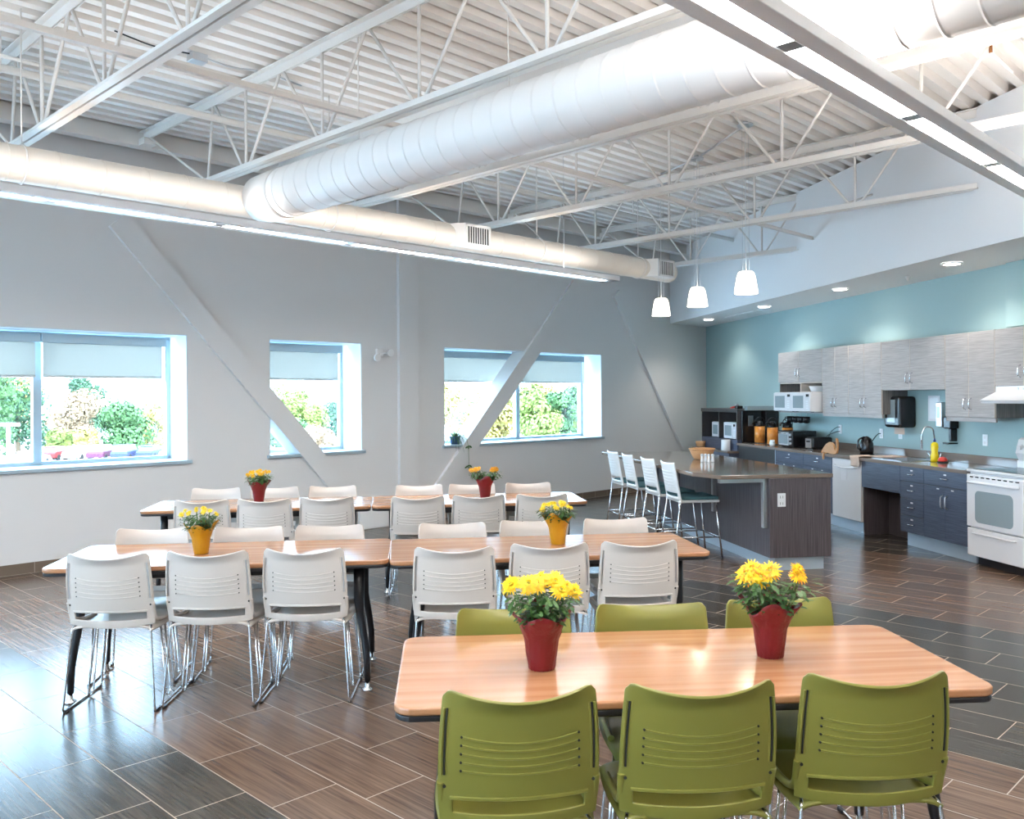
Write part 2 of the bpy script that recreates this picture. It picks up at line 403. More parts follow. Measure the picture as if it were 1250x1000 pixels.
# window-wall line in the kitchen frame: y as function of x passes (0,0)
p1 = KofA(8, -9.1); sl = p1[1] / p1[0]
xs = OFB / abs(sl) * (1 if p1[0] > 0 else -1)
bw.prism([(-.02, 0.0), (xs, -OFB), (20, -OFB), (20, 0.0)], ZS, ZC, M['bulk'])
struct('trim_1', bw, FK)
struct('trim_2', MB().box(8.02, -.06, 2.30, 9.6, -0.001, ZS - .002, M['teal'], .003), FK)
# corrugated deck : flutes along a, profile along b
mb = MB(); PT = 0.1725; prof = []
q = -7.4
while q < 9.6:
    prof += [(q, 0.0), (q + PT * .42, 0.0), (q + PT * .5, .07), (q + PT * .92, .07)]; q += PT
pa0, pa1 = -7.6, 16.5; i0 = mb.mi(M['deck'])
vs = [(mb.bm.verts.new((pa0, y, ZC + z)), mb.bm.verts.new((pa1, y, ZC + z))) for y, z in prof]
for i in range(len(vs) - 1):
    f = mb.bm.faces.new((vs[i][0], vs[i][1], vs[i + 1][1], vs[i + 1][0]))
mb.box(pa0 - 4, -13.0, ZC + .075, pa1 + 6, 10.5, ZC + .4, M['deck'])  # unseen oversized slab added over the deck to keep the sun out
struct('ceiling', mb, FA)

# baseboards
struct('baseboard_left', MB().box(-7, WB - .012, 0, 14.4, WB, 0.10, M['base']), FA)
struct('baseboard_right', MB().box(9.05, -.012, 0, 20, 0, 0.10, M['base']), FK)

# column cover and raking brace covers on the window wall
struct('trim_3', MB().box(7.14, WB - .05, 0, 7.46, WB + .01, ZC, M['wall'], .002), FA)
def brace(name, x0, z0, x1, z1, w, extra=0):
    d = Vector((x1 - x0, z1 - z0)).normalized(); nrm = Vector((-d.y, d.x)) * w / 2
    pts = [(x0 + nrm.x, z0 + nrm.y), (x0 - nrm.x, z0 - nrm.y), (x1 - nrm.x, z1 - nrm.y), (x1 + nrm.x, z1 + nrm.y)]
    xf = Matrix(((1, 0, 0, 0), (0, 0, 1, 0), (0, 1, 0, 0), (0, 0, 0, 1)))
    return struct(name, MB().prism(pts, WB - .045, WB + .24, M['wall'], xf=xf), FA)
brace('trim_4', 3.58, 3.45, 6.70, 0.02, .235)
brace('trim_5', 10.72, 3.40, 7.50, 0.02, .235)
brace('trim_6', 11.73, 3.36, 14.02, 0.35, .20)
brace('trim_7', 0.98, 3.45, -2.0, 0.2, .235)
struct('trim_8', MB().prism([(6.45, WB - .12), (7.14, WB - .12), (7.14, WB), (6.45, WB)], 0, .33, M['white'], .01), FA)
# beam under the deck near the window wall
struct('trim_9', MB().box(-6.9, 8.42, 4.05, 14.2, 8.55, ZC, M['joist']), FA)

# ------------------------------------------------------------------ joists
def joist(a, q_end, label, node0=6.5, qs=8.42):
    r = thing('roof_joist', label, 'joist', FA, (a, 0, 3.45), 0, 'open web roof joists')
    m = M['joist']; top, bot = 4.13 - 3.45, 0.02
    t = MB()
    for s in (-1, 1):
        t.box(s * .008 if s > 0 else -.055, q_end, top + .045, .055 if s > 0 else -.008, qs, top + .052, m)
        t.box(s * .008 - .003, q_end, top - .02, s * .008 + .003, qs, top + .052, m)
    t.build('top_chord', r)
    b = MB()
    for s in (-1, 1):
        b.box(.008 if s > 0 else -.055, q_end, bot - .004, .055 if s > 0 else -.008, qs - .35, bot + .004, m)
        b.box(s * .010 - .003, q_end, bot, s * .010 + .003, qs - .35, bot + .055, m)
    b.build('bottom_chord', r)
    q = node0; P = 1.09
    while q > q_end + .1:
        for dq in (-P / 2, 0, P / 2):
            if q + dq < q_end: continue
            MB().tube([(0, q + dq * .07, bot + .02), (0, q + dq, top + .02)], .0125, m, 6).build('web_bar', r)
        q -= P
    MB().tube([(0, node0 + .65, bot + .02), (0, node0 + P / 2, top + .02)], .0125, m, 6).build('web_bar', r)
    MB().tube([(0, node0 + .65, bot + .02), (0, qs - .05, top + .02)], .012, m, 6).build('web_bar', r)
    MB().box(-.06, qs - .12, top - .08, .06, qs, top - .02, m).build('joist_seat', r)
    return r
jd = [(2.06, -2.5, 6.5, 'white open web roof joist nearest the left edge, long chord crossing top left'),
      (3.58, -2.5, 6.5, 'white open web roof joist running just above the large spiral duct'),
      (5.03, -1.3, 6.4, 'white open web roof joist directly below and behind the large spiral duct'),
      (6.65, 0.9, 6.72, 'white open web roof joist crossing behind the right linear light'),
      (8.56, 2.55, 6.94, 'white open web roof joist ending at bulkhead above the pendant lamps'),
      (10.54, 5.05, 6.85, 'white open web roof joist, farthest one, ending behind the pendant cables')]
for a, qe, n0, lb in jd: joist(a, qe, lb, n0)
joist(0.50, -2.5, 'white open web roof joist cut off at the top left corner', 6.5)
joist(-1.05, -2.5, 'white open web roof joist outside the view on the left', 6.5)
# bridging angles between joists
def bar(name, label, cat, pts, r, m, fr=FA, n=6, group=None):
    v0 = Vector(pts[0]); mb = MB(); mb.tube([Vector(p) - v0 for p in pts], r, m, n)
    o = mb.build(name, None, fr @ Matrix.Translation(v0)); return tag(o, label, cat, group)
o = MB().box(0, -.02, 0, 6.5, .02, .006, M['joist']).box(0, -.003, 0, 6.5, .003, .04, M['joist']).build('joist_bridging', None, FA @ Matrix.Translation((-2.9, 4.93, 3.53)))
tag(o, 'thin angle bracing bar crossing below the deck at top left, level', 'brace')
o = MB().box(0, -.02, 0, 6.9, .02, .006, M['joist']).box(0, -.003, 0, 6.9, .003, .04, M['joist']).build('joist_bridging', None, FA @ Matrix.Translation((3.62, 4.93, 3.53)))
tag(o, 'thin angle bracing bar linking the right-hand joists above the pendants', 'brace')
for i, (x0, x1) in enumerate([(5.03, 6.65), (6.65, 8.56), (8.56, 10.54)]):
    bar('cross_brace', ['diagonal cross brace between joists beside the big duct', 'diagonal cross brace in the middle joist bay above the pendants', 'diagonal cross brace in the farthest joist bay'][i], 'brace', [(x0, 3.9, 3.5), (x1, 3.9, 4.1)], .012, M['joist'])
# sprinkler main, conduit
r = thing('sprinkler_pipe', 'long white sprinkler pipe crossing the joists at top left', 'pipe', FA, (0, 6.85, 3.95))
MB().tube([(-6, 0, 0), (13.8, 0, 0)], .03, M['joist'], 10).build('pipe', r)
for x in (1.9, 5.6, 9.2): MB().tube([(x, -.01, 0), (x, -.01, .25)], .008, M['joist'], 6).build('hanger', r)
r = thing('conduit_box', 'small galvanised junction box with cable on the deck near upper left', 'electrical box', FA, (3.05, 6.25, ZC - .07))
MB().box(-.06, -.05, 0, .06, .05, .06, M['steel'], .004).build('box', r)
MB().tube(rpath([(.06, 0, .05), (.3, .05, .05), (.5, -.05, .055), (.9, .02, .055)], .1), .008, M['steel'], 6).build('cable', r)
MB().tube(rpath([(-.06, 0, .05), (-.3, .06, .05), (-.6, .0, .06)], .1), .006, M['black'], 6).build('cable', r)
for i, (x, y, z, lb) in enumerate([(1.75, 6.55, 3.93, 'small bronze upright sprinkler head at the upper left by the joist'), (6.65, 1.9, 3.98, 'small bronze sprinkler head right of the pendant canopy')]):
    r = thing('fire_sprinkler', lb, 'sprinkler', FA, (x, y, z))
    MB().tube([(0, 0, 0), (0, 0, .07)], .012, M['bronze'], 8).tube([(-.018, 0, .07), (-.018, 0, .11), (0, 0, .12), (.018, 0, .11), (.018, 0, .07)], .004, M['bronze'], 6).lathe([(.03, .12), (.03, .125)], M['bronze'], 14).build('head', r)
    MB().tube([(0, 0, 0), (.5, 0, 0)] if i == 0 else [(0, 0, 0), (.5, 0, 0)], .014, M['joist'], 8).build('branch_pipe', r)

# ------------------------------------------------------------------ ducts
def duct_mesh(x0, x1, R, axis, seam=.16, dm='duct'):
    mb = MB(); n = 40; pr = []
    L = x1 - x0; k = int(L / seam)
    for i in range(k + 1):
        x = x0 + i * seam
        pr += [(R, x - .012), (R, x - .004), (R + .003, x - .002), (R + .003, x + .002), (R, x + .004), (R, x + .012)]
    pr = [(R, x0 - .02)] + pr + [(R, x1)]
    mb.lathe(pr, M[dm], n)
    rot = Matrix.Rotation(PI / 2, 4, 'Y') if axis == 'x' else Matrix.Rotation(-PI / 2, 4, 'X')
    for v in mb.bm.verts: v.co = rot @ v.co
    return mb
def grille(r, x, zc, R, tilt=-.5, name='supply_grille'):
    xf = Matrix.Translation((x, 0, 0)) @ Matrix.Rotation(0, 4, 'X')
    g = MB(); w = .17; hh = .105; y0 = -(R + .075)
    g.prism([(-w - .09, -.03), (-w, y0), (w, y0), (w + .0, -.03)], -hh, hh, M['duct'], xf=xf)
    o = g.build(name, r)
    f = MB(); 
    for (ax, az, bx, bz) in ((-w, -hh, w, -hh + .025), (-w, hh - .025, w, hh), (-w, -hh, -w + .025, hh), (w - .025, -hh, w, hh)):
        f.box(x + ax, y0 - .012, az, x + bx, y0, bz, M['white'])
    for i in range(9):
        xx = -w + .035 + i * (2 * w - .06) / 9; f.box(x + xx, y0 - .008, -hh + .02, x + xx + .008, y0 - .001, hh - .02, M['white'])
    f.box(x - w + .02, y0 - .0015, -hh + .02, x + w - .02, y0 - .0005, hh - .02, M['black'])
    f.build('grille', o)
BZ = 3.19; BQ = 6.40; RB = .122
r = thing('wall_duct', 'cream round supply duct running along the window wall', 'duct', FA, (0, BQ, BZ))
o = duct_mesh(-6.0, 9.35, RB, 'x', .30, 'duct_c').build('duct_run', r)
MB().lathe([(RB, 0), (RB * .97, .02), (RB * .8, .05), (RB * .3, .065), (.005, .066)], M['duct_c'], 32).build('end_cap', r).matrix_local = Matrix.Translation((9.35, 0, 0)) @ Matrix.Rotation(PI / 2, 4, 'Y')
grille(r, 5.85, 0, RB); grille(r, 9.0, 0, RB)
for x in (1.9, 4.3, 6.9, 8.7):
    MB().tube([(x, -.005, RB), (x, -.005, ZC - BZ + .02)], .005, M['joist'], 6).build('hanger_rod', r)
    MB().tube([(x, (RB + .006) * math.cos(t * PI / 12), (RB + .006) * math.sin(t * PI / 12)) for t in range(24)], .006, M['duct'], 5, closed=True).build('hanger_band', r)
RG = .188; GA = 3.60
r = thing('main_duct', 'large white spiral duct crossing diagonally from left to upper right', 'duct', FA, (GA, 0, 3.20))
duct_mesh(-3.0, BQ - .35, RG, 'y', .155).build('duct_run', r)
# saddle tee where the big duct meets the wall duct
mb = MB(); mb.lathe([(RG + .004, 0), (RG + .004, .18), (RG * .98, .35)], M['duct'], 40)
for v in mb.bm.verts: v.co = Matrix.Translation((0, BQ - .48, 0)) @ (Matrix.Rotation(-PI / 2, 4, 'X') @ v.co)
mb.build('tee_collar', r)
mb = MB(); mb.lathe([(RG + .006, -.36), (RG + .012, -.30), (RG + .012, .30), (RB + .01, .38), (RB + .004, .46)], M['duct'], 40)
for v in mb.bm.verts: v.co = Matrix.Translation((0, BQ, 0)) @ (Matrix.Rotation(PI / 2, 4, 'Y') @ v.co)
for y in (5.0, 3.55, 2.2, .9):
    MB().tube([(0, y, RG), (0, y, ZC - 3.2 + .02)], .005, M['joist'], 6).build('hanger_rod', r)

# ------------------------------------------------------------------ linear lights
def linear(label, a0, a1, q, seg0, pitch=1.175, up=True):
    r = thing('linear_light', label, 'light', FA, (a0, q, 2.90), 0, 'suspended linear lights')
    L = a1 - a0; h = MB(); w = .1125; HT = .05
    h.box(0, -w, .0, L, -.038, HT, M['fixture'], .004); h.box(0, .038, .0, L, w, HT, M['fixture'], .004)
    h.box(0, -.04, .032, L, .04, HT, M['fixture']); h.box(0, -w, 0, .03, w, HT, M['fixture']); h.box(L - .12, -w, 0, L, w, HT, M['fixture'])
    h.build('housing', r)
    x = seg0 - a0
    while x - pitch > 0.05: x -= pitch
    while x < L - .15:
        x1 = min(x + pitch - .085, L - .13); x0 = max(x, .03)
        if x1 - x0 > .1:
            MB().box(x0, -.038, .006, x1, .038, .03, M['strip']).build('diffuser', r)
            MB().box(x0, -.05, HT + .001, x1, .05, HT + .005, M['added_uplight'] if up else M['added_uplight_low']).build('added_uplight', r)  # added glowing strip facing the ceiling
            MB().box(x1 - .0, -.038, .004, x1 + .085, .038, .02, M['steel']).build('spacer', r)
        x += pitch
    for x in (1.2, L / 2, L - .8): MB().tube([(x, 0, HT), (x, 0, ZC - 2.9 - .005)], .0025, M['steel'], 5).build('suspension_cable', r)
linear('suspended linear light along the window wall below the cream duct', -5.5, 7.74, 6.05, 2.01, 1.15, False)
linear('suspended linear light at upper right, bright broken strip seen from below', -5.5, 7.55, 1.53, 3.06, 1.175)
linear('added linear light behind the camera, out of view', -2.2, 4.6, -3.0, 3.0, 1.175)  # extra unseen lamp added to raise the room brightness

# ------------------------------------------------------------------ pendants
for i, (x, y, lb) in enumerate([(2.20, 8.28, 'nearest and largest white glass pendant lamp over the island'), (1.99, 9.45, 'middle white glass pendant lamp over the island'), (1.78, 10.50, 'farthest white glass pendant lamp over the island')]):
    r = thing('pendant_lamp', lb, 'pendant light', FW, (x, y, 2.59), 0, 'pendant lamps over the island')
    MB().lathe([(.108, 0), (.104, .05), (.085, .16), (.072, .195), (.06, .205), (.012, .21)], M['shade_em'], 28, cap=False).build('lamp_shade', r)
    MB().tube([(0, 0, .205), (0, 0, ZC - 2.59 - .02)], .004, M['white'], 6).build('cable', r)
    MB().tube([(.03, 0, .205), (.03, 0, ZC - 2.59 - .02)], .0015, M['steel'], 4).tube([(-.03, 0, .205), (-.03, 0, ZC - 2.59 - .02)], .0015, M['steel'], 4).build('support_wire', r)
    MB().lathe([(.075, -.03), (.075, -.015), (.03, .0), (.02, .02)], M['steel'], 24, c=(0, 0, ZC - 2.59 - .01)).build('canopy', r)
    l = bpy.data.lights.new('pendant_bulb', 'POINT'); l.energy = 2.0; l.color = (1, .86, .68); l.shadow_soft_size = .05
    lo = bpy.data.objects.new('bulb', l); COL.objects.link(lo); lo.parent = r; lo.location = (0, 0, .0)
for j, (p, q_, lb) in enumerate([((2.20, 8.28), (1.99, 9.45), 'bright steel conduit on deck linking the two nearer pendant canopies'), ((1.99, 9.45), (1.70, 10.1), 'bright steel conduit on deck running on from the middle pendant canopy')]):
    o = MB().tube([(0, 0, 0), ((q_[0] - p[0]) * .95, (q_[1] - p[1]) * .95, 0)], .011, M['steel'], 8).build('ceiling_conduit', None, Matrix.Translation((p[0], p[1], ZC - .03)))
    tag(o, lb, 'conduit')

# ------------------------------------------------------------------ soffit downlights, vent, detector
for i, k in enumerate([1.62, 3.75, 5.85, 7.95, 10.4]):
    r = thing('downlight', ['recessed soffit downlight farthest away, over the corner hutch', 'second recessed soffit downlight from the far corner', 'recessed soffit downlight in the middle of the kitchen soffit', 'nearest recessed soffit downlight in view, at the right', 'recessed soffit downlight outside the view'][i], 'light', FK, (k, -.60, ZS - .012), 0, 'recessed soffit downlights')
    MB().lathe([(.10, .011), (.10, 0), (.08, -.003)], M['white'], 28, cap=False).build('trim_ring', r)
    MB().lathe([(.08, .004), (.08, .006)], M['downl'], 28).build('lens', r)
    l = bpy.data.lights.new('downlight_lamp', 'SPOT'); l.energy = 16; l.spot_size = 2.2; l.spot_blend = .6; l.color = (1, .95, .88); l.shadow_soft_size = .06
    lo = bpy.data.objects.new('lamp', l); COL.objects.link(lo); lo.parent = r; lo.location = (0, 0, -.02)
r = thing('air_diffuser', 'white slotted air diffuser in the kitchen soffit', 'vent', FK, (2.6, -.42, ZS - .012))
d_ = MB(); d_.box(-.55, -.07, 0, .55, .07, .011, M['white'])
for s in (-.035, 0, .035): d_.box(-.52, s - .005, -.002, .52, s + .005, 0, M['steel'])
d_.build('face', r)
o = MB().lathe([(.03, .012), (.03, 0), (.012, -.03), (.012, -.045)], M['white'], 16).build('soffit_sprinkler', None, FK @ Matrix.Translation((7.0, -.45, ZS - .012))); tag(o, 'small white sprinkler head hanging from the soffit', 'sprinkler')

# ------------------------------------------------------------------ emergency light on the window wall
r = thing('emergency_light', 'small white twin-head emergency light on the window wall by the column', 'light', FA, (6.84, WB, 2.20))
MB().box(-.05, -.04, -.04, .05, 0, .06, M['white'], .01).build('base', r)
for s, z in ((-.09, -.06), (.12, .01)):
    MB().lathe([(.02, 0), (.045, .03), (.045, .06)], M['white'], 16, c=(0, 0, 0)).build('lamp_head', r).matrix_local = Matrix.Translation((s, -.05, z)) @ Matrix.Rotation(PI / 2, 4, 'X')
    MB().tube([(0, -.03, 0), (s, -.05, z)], .01, M['white'], 6).build('arm', r)

# ------------------------------------------------------------------ roller shades
for n, (a0, a1) in enumerate(wins):
    spans = [(a0 + .02, a1 - .1)] if a1 - a0 < 2 else [(a0 + .02, (a0 + a1) / 2 - .005), ((a0 + a1) / 2 + .005, a1 - .1)]
    for j, (s0, s1) in enumerate(spans):
        lb = {(0, 0): 'roller shade of the added unseen window, left', (0, 1): 'roller shade of the added unseen window, right', (1, 0): 'roller shade on left pane of the leftmost window', (1, 1): 'roller shade on right pane of the leftmost window', (2, 0): 'half-lowered roller shade on the narrow middle window', (3, 0): 'roller shade left of the brace on the right window', (3, 1): 'roller shade right of the brace on the right window'}[(n, j)]
        r = thing('roller_shade', lb, 'window shade', FA, (s0, WB + RD - .09, 2.2), 0, 'half-lowered grey roller shades')
        L = s1 - s0
        MB().box(0, -.03, .0, L, .05, .095, M['alu'], .006).build('cassette', r)
        MB().box(.02, .0, -.33, L - .04, .002, .0, M['shade']).build('fabric', r)
        MB().box(.02, -.008, -.345, L - .04, .008, -.325, M['steel'], .003).build('hem_bar', r)
        if j == len(spans) - 1: MB().tube([(L - .01, -.02, .02), (L - .01, -.02, -.38)], .008, M['alu'], 6).build('pull_chain', r)
# ------------------------------------------------------------------ chairs
def chair_meshes(shell, kind):
    yb, zb, hb, wb = -.215, .455, .385, .44
    def surf(u, t, off=0):
        s = 2 * u - 1
        w = wb * (1 - .05 * t * t + .03 * math.sin(PI * t))
        c = .042 * s * s
        flare = -.030 * (1 - s * s) * max(0, (t - .84) / .16) ** 1.5
        lean = -.055 * t - .02 * math.sin(PI * t) * .5
        z = zb + hb * t - (.030 * (1 - s * s) * max(0, (t - .6) / .4) ** 2) - .018 * (1 - s * s) * max(0, 1 - t / .12)
        if abs(s) > .9 and t > .93: z -= .02 * ((abs(s) - .9) / .1) ** 2 * ((t - .93) / .07)
        return Vector((s * w / 2, yb + c + lean + flare + off, z))
    hole = lambda u, t: .065 < t < .185 and .085 < u < .915
    def sk(u, t): return hole(u, t)
    mb = MB(); mb.grid(lambda u, t: surf(u, t), 36, 40, shell, skip=sk)
    o = mb.build('backrest'); sm = o.modifiers.new('s', 'SOLIDIFY'); sm.thickness = .009; sm.offset = 0
    bv = o.modifiers.new('b', 'BEVEL'); bv.width = .003; bv.segments = 2; bv.limit_method = 'ANGLE'; bv.angle_limit = 1.0
    bake(o)
    # ribs, rims and side slits added to the same shell
    bm = bmesh.new(); bm.from_mesh(o.data); m2 = MB(); m2.bm.free(); m2.bm = bm; m2.mats = [shell]
    for k in range(5):
        t0 = .64 - .062 * k
        for sd in (-1, 1):
            pts = []
            for i in range(15):
                u = .135 + .73 * i / 14; s = 2 * u - 1
                p = surf(u, t0 + (.088 - .010 * k) * (s * s) - .034 + .004 * k); p.y += sd * .0045; pts.append(p)
            m2.tube(pts, .0036, shell, 6)
            if sd < 0:
                for pp in (pts[0], pts[-1]): m2.tube([pp + Vector((0, -.0045, 0)), pp + Vector((0, .003, 0))], .0034, M['darkslot'], 8)
    for sx in (.035, .965):
        for sd in (-1,):
            pts = []
            for i in range(16):
                t = .36 + .50 * i / 15; p = surf(sx, t); p.y += sd * .006; pts.append(p)
            m2.tube(pts, .0028, M['darkslot'] if kind != 'grey' else M['steel'], 6)
            for dx in (-.008, .008):
                m2.tube([p + Vector((dx, .001, 0)) for p in pts], .004, shell, 6)
        p = surf(sx, .27); m2.tube([p + Vector((0, -.007, 0)), p + Vector((0, 0, 0))], .005, M['darkslot'], 8)
    # thick rim round the slot
    for t0 in (.185,):
        pts = [surf(.07 + .86 * i / 20, t0 + .0) + Vector((0, -.003, 0)) for i in range(21)]
        m2.tube(pts, .007, shell, 6)
    # arms joining back to seat
    for s in (-1, 1):
        m2.tube(rpath([surf(.5 + s * .485, .30), surf(.5 + s * .485, .06) + Vector((0, .01, 0)), Vector((s * .212, yb + .14, zb - .004)), Vector((s * .21, yb + .30, zb - .012))], .06), [.012] * 14, shell, 8)
    me = m2.mesh('backrest'); 
    for p in me.polygons: p.use_smooth = True
    o.data = me
    sm_ = o.modifiers.new('e', 'EDGE_SPLIT'); sm_.split_angle = .8; bake(o)
    # seat
    def seat(u, v):
        s = 2 * u - 1; y = yb + .015 + .46 * v
        w = .43 + .03 * math.sin(PI * min(1, v * 1.1)); 
        if v > .85: w *= 1 - .10 * ((v - .85) / .15) ** 2
        z = zb + .002 - .022 * (1 - s * s) * math.sin(PI * min(1, .15 + v * .75)) - .05 * max(0, (v - .78) / .22) ** 2 - .03 * abs(s) ** 6
        return Vector((s * w / 2, y, z))
    mb = MB(); mb.grid(seat, 20, 20, shell); so_ = mb.build('seat'); sm = so_.modifiers.new('s', 'SOLIDIFY'); sm.thickness = .012; sm.offset = -1; bake(so_)
    for p in so_.data.polygons: p.use_smooth = True
    return o, so_
def sled(parent, s):
    R = .0058
    m = MB().tube(rpath([(s * .195, yb_ + .05, .44), (s * .205, yb_ + .02, .435), (s * .238, -.235, .007), (s * .232, .205, .007), (s * .19, .18, .425), (s * .17, .17, .43)], .03), R, M['chrome'], 8)
    m.tube(rpath([(s * .18, .0, .43), (s * .212, .0, .012), (s * .212, .06, .012), (s * .18, .06, .43)], .025), R * .9, M['chrome'], 8)
    o = m.build('leg', parent)
    for y in (-.20, .18): MB().box(s * .236 - .009, y - .02, 0, s * .236 + .009, y + .02, .014, M['black'], .003).build('glide', o)
    return o
yb_ = -.215
def make_chair(kind):
    t = bpy.data.objects.new('stacking_chair', None); COL.objects.link(t)
    b, se = chair_meshes(M['green_shell'] if kind == 'green' else M['grey_shell'], kind)
    b.name = 'backrest'; b.parent = t; se.parent = t
    for s in (-1, 1): sled(t, s)
    for y in (.0, .06): MB().tube([(-.185, y, .405), (.185, y, .405)], .0052, M['chrome'], 8).build('crossbar', t)
    return t
proto = {'green': make_chair('green'), 'grey': make_chair('grey')}
used = {'green': False, 'grey': False}
def place_chair(kind, x, y, deg, label, group):
    # x, y = position of the top of the backrest
    rz = math.radians(deg)
    if used[kind]: c = copy_tree(proto[kind])
    else: c = proto[kind]; used[kind] = True
    bx, by = 0, -.285
    c.location = (x - (bx * math.cos(rz) - by * math.sin(rz)), y - (bx * math.sin(rz) + by * math.cos(rz)), 0); c.rotation_euler = (0, 0, rz)
    tag(c, label, 'chair', group)
def atpx(u, y): return (u - 625) / 1078.6 * y + .0
PL = ['leftmost', 'middle', 'rightmost']
for i, (x, y, d_) in enumerate([(.022, 2.38, 6), (.525, 2.42, 4), (1.045, 2.495, 2)]):
    place_chair('green', x, y, d_, 'green plastic stacking chair, %s of three backs nearest the camera' % PL[i], 'green chairs at the front table')
for i, (x, y, d_) in enumerate([(-.003, 3.40, 184), (.527, 3.45, 183), (1.036, 3.52, 186)]):
    place_chair('green', x, y, d_, 'green plastic stacking chair, %s on the far side of the front table' % PL[i], 'green chairs at the front table')
rows = [('near side of middle-left table', [(125, 4.54, 1), (248, 4.60, 2), (367, 4.66, 1)]),
        ('near side of middle-right table', [(553, 4.68, 2), (671, 4.78, 4), (782, 4.84, 5)]),
        ('far side of middle-left table', [(188, 5.53, 187), (305, 5.58, 185), (403, 5.63, 184)]),
        ('far side of middle-right table', [(551, 5.69, 186), (648, 5.80, 186), (748, 5.86, 187)]),
        ('near side of back-left table', [(243, 6.97, 4), (320, 7.02, 3), (397, 7.10, 4)]),
        ('near side of back-right table', [(509, 7.13, 5), (584, 7.21, 5), (662, 7.25, 6)]),
        ('far side of back-left table', [(265, 8.0, 187), (336, 8.07, 187), (406, 8.13, 188)]),
        ('far side of back-right table', [(511, 8.17, 187), (575, 8.25, 187), (643, 8.32, 188)])]
for nm, lst in rows:
    for i, (u, y, d_) in enumerate(lst):
        place_chair('grey', atpx(u, y), y, d_, 'light grey plastic stacking chair, %s on the %s' % (PL[i], nm), 'grey chairs at the four rear tables')

# ------------------------------------------------------------------ tables
def make_table():
    t = bpy.data.objects.new('dining_table', None); COL.objects.link(t)
    w, dp = 1.83, .765
    top = MB(); top.prism(rrect(w, dp, .06, 6), .714, .740, M['wood'], .008, 3)
    tt = top.build('tabletop', t)
    MB().prism(rrect(w - .006, dp - .006, .058, 6), .696, .7135, M['black'], .004).build('edge_band', tt)
    fr = MB(); fr.box(-.74, -.27, .655, .74, -.235, .696, M['black']); fr.box(-.74, .235, .655, .74, .27, .696, M['black'])
    for s in (-1, 1): fr.box(s * .74 - .02, -.27, .655, s * .74 + .02, .27, .696, M['black'])
    fr.build('apron_frame', t)
    for sx in (-1, 1):
        for sy in (-1, 1):
            x0, y0 = sx * .745, sy * .265
            pts = [(x0, y0, .70), (x0, y0, .50), (x0 + sx * .006, y0, .42), (x0 + sx * .03, y0 + sy * .012, .28), (x0 + sx * .042, y0 + sy * .02, .18), (x0 + sx * .045, y0 + sy * .024, .05)]
            lg = MB().tube(pts, [.030, .029, .022, .021, .020, .017], M['black'], 14).build('leg', t)
            MB().lathe([(.030, 0), (.030, .008), (.012, .02), (.010, .05)], M['chrome'], 16, c=(x0 + sx * .045, y0 + sy * .024, 0)).build('foot', lg)
            MB().prism(rrect(.11, .09, .02, 3, x0, y0), .69, .6955, M['black']).build('mount_plate', lg)
    return t
pt = make_table(); tables = [(.535, 2.985, 4.5, 'wood-topped table nearest the camera with green chairs and two red pots'),
    (-1.635, 5.135, 6.5, 'wood-topped table at middle left with yellow-wrapped pot'),
    (.185, 5.305, 7.5, 'wood-topped table at middle right with yellow-wrapped pot'),
    (-2.13, 7.545, 7.8, 'wood-topped table at back left with red-wrapped pot'),
    (-.31, 7.795, 7.8, 'wood-topped table at back right with red-wrapped pot')]
for i, (x, y, d_, lb) in enumerate(tables):
    t = pt if i == 0 else copy_tree(pt)
    t.location = (x, y, 0); t.rotation_euler = (0, 0, math.radians(d_)); tag(t, lb, 'table', 'rectangular dining tables')

# ------------------------------------------------------------------ potted chrysanthemums
def flower_mesh(R, mm, layers=3, n=18, seed=0):
    rnd = random.Random(seed); mb = MB()
    for L in range(layers):
        rr = R * (1 - .26 * L); tilt = .05 + .30 * L
        for k in range(n):
            a = 2 * PI * (k + .5 * L) / n + rnd.uniform(-.1, .1); l = rr * rnd.uniform(.86, 1.08); w = R * .12; tl = tilt + rnd.uniform(-.12, .12)
            ca, sa = math.cos(a), math.sin(a)
            def P(r, s, z): return (ca * r - sa * s, sa * r + ca * s, z)
            z0 = .002 + .003 * L; r1 = l * .55 * math.cos(tl); r2 = l * math.cos(tl)
            z1 = z0 + l * .55 * math.sin(tl); z2 = z0 + l * math.sin(tl) - .12 * R
            m = mm[rnd.randrange(len(mm))]
            mb.quad([P(R * .1, -w * .4, z0), P(r1, -w, z1), P(r1, w, z1), P(R * .1, w * .4, z0)], m, True)
            mb.quad([P(r1, -w, z1), P(r2, -w * .25, z2), P(r2, w * .25, z2), P(r1, w, z1)], m, True)
    mb.lathe([(R * .16, .002), (R * .2, R * .16), (R * .12, R * .26), (.001, R * .29)], M['eye'], 10)
    return mb.mesh('flower')
def leaf(mb, p, d, up, L, m):
    side = d.cross(up).normalized(); up = side.cross(d).normalized()
    prof = [(0, .02), (.20, .17), (.30, .08), (.47, .27), (.58, .12), (.76, .20), (1.0, .0)]
    for s in (-1, 1):
        for (t0, w0), (t1, w1) in zip(prof[:-1], prof[1:]):
            q = lambda t, w: p + d * (t * L) + side * (s * w * L) + up * (-.25 * L * t * t + .1 * w * L)
            a, b, c, e = q(t0, 0), q(t1, 0), q(t1, w1), q(t0, w0)
            pts = [a, b, c, e] if w1 > 0 else [a, b, e]
            f = mb.bm.faces.new([mb.bm.verts.new(v) for v in (pts if s > 0 else pts[::-1])]); f.material_index = mb.mi(m); f.smooth = False
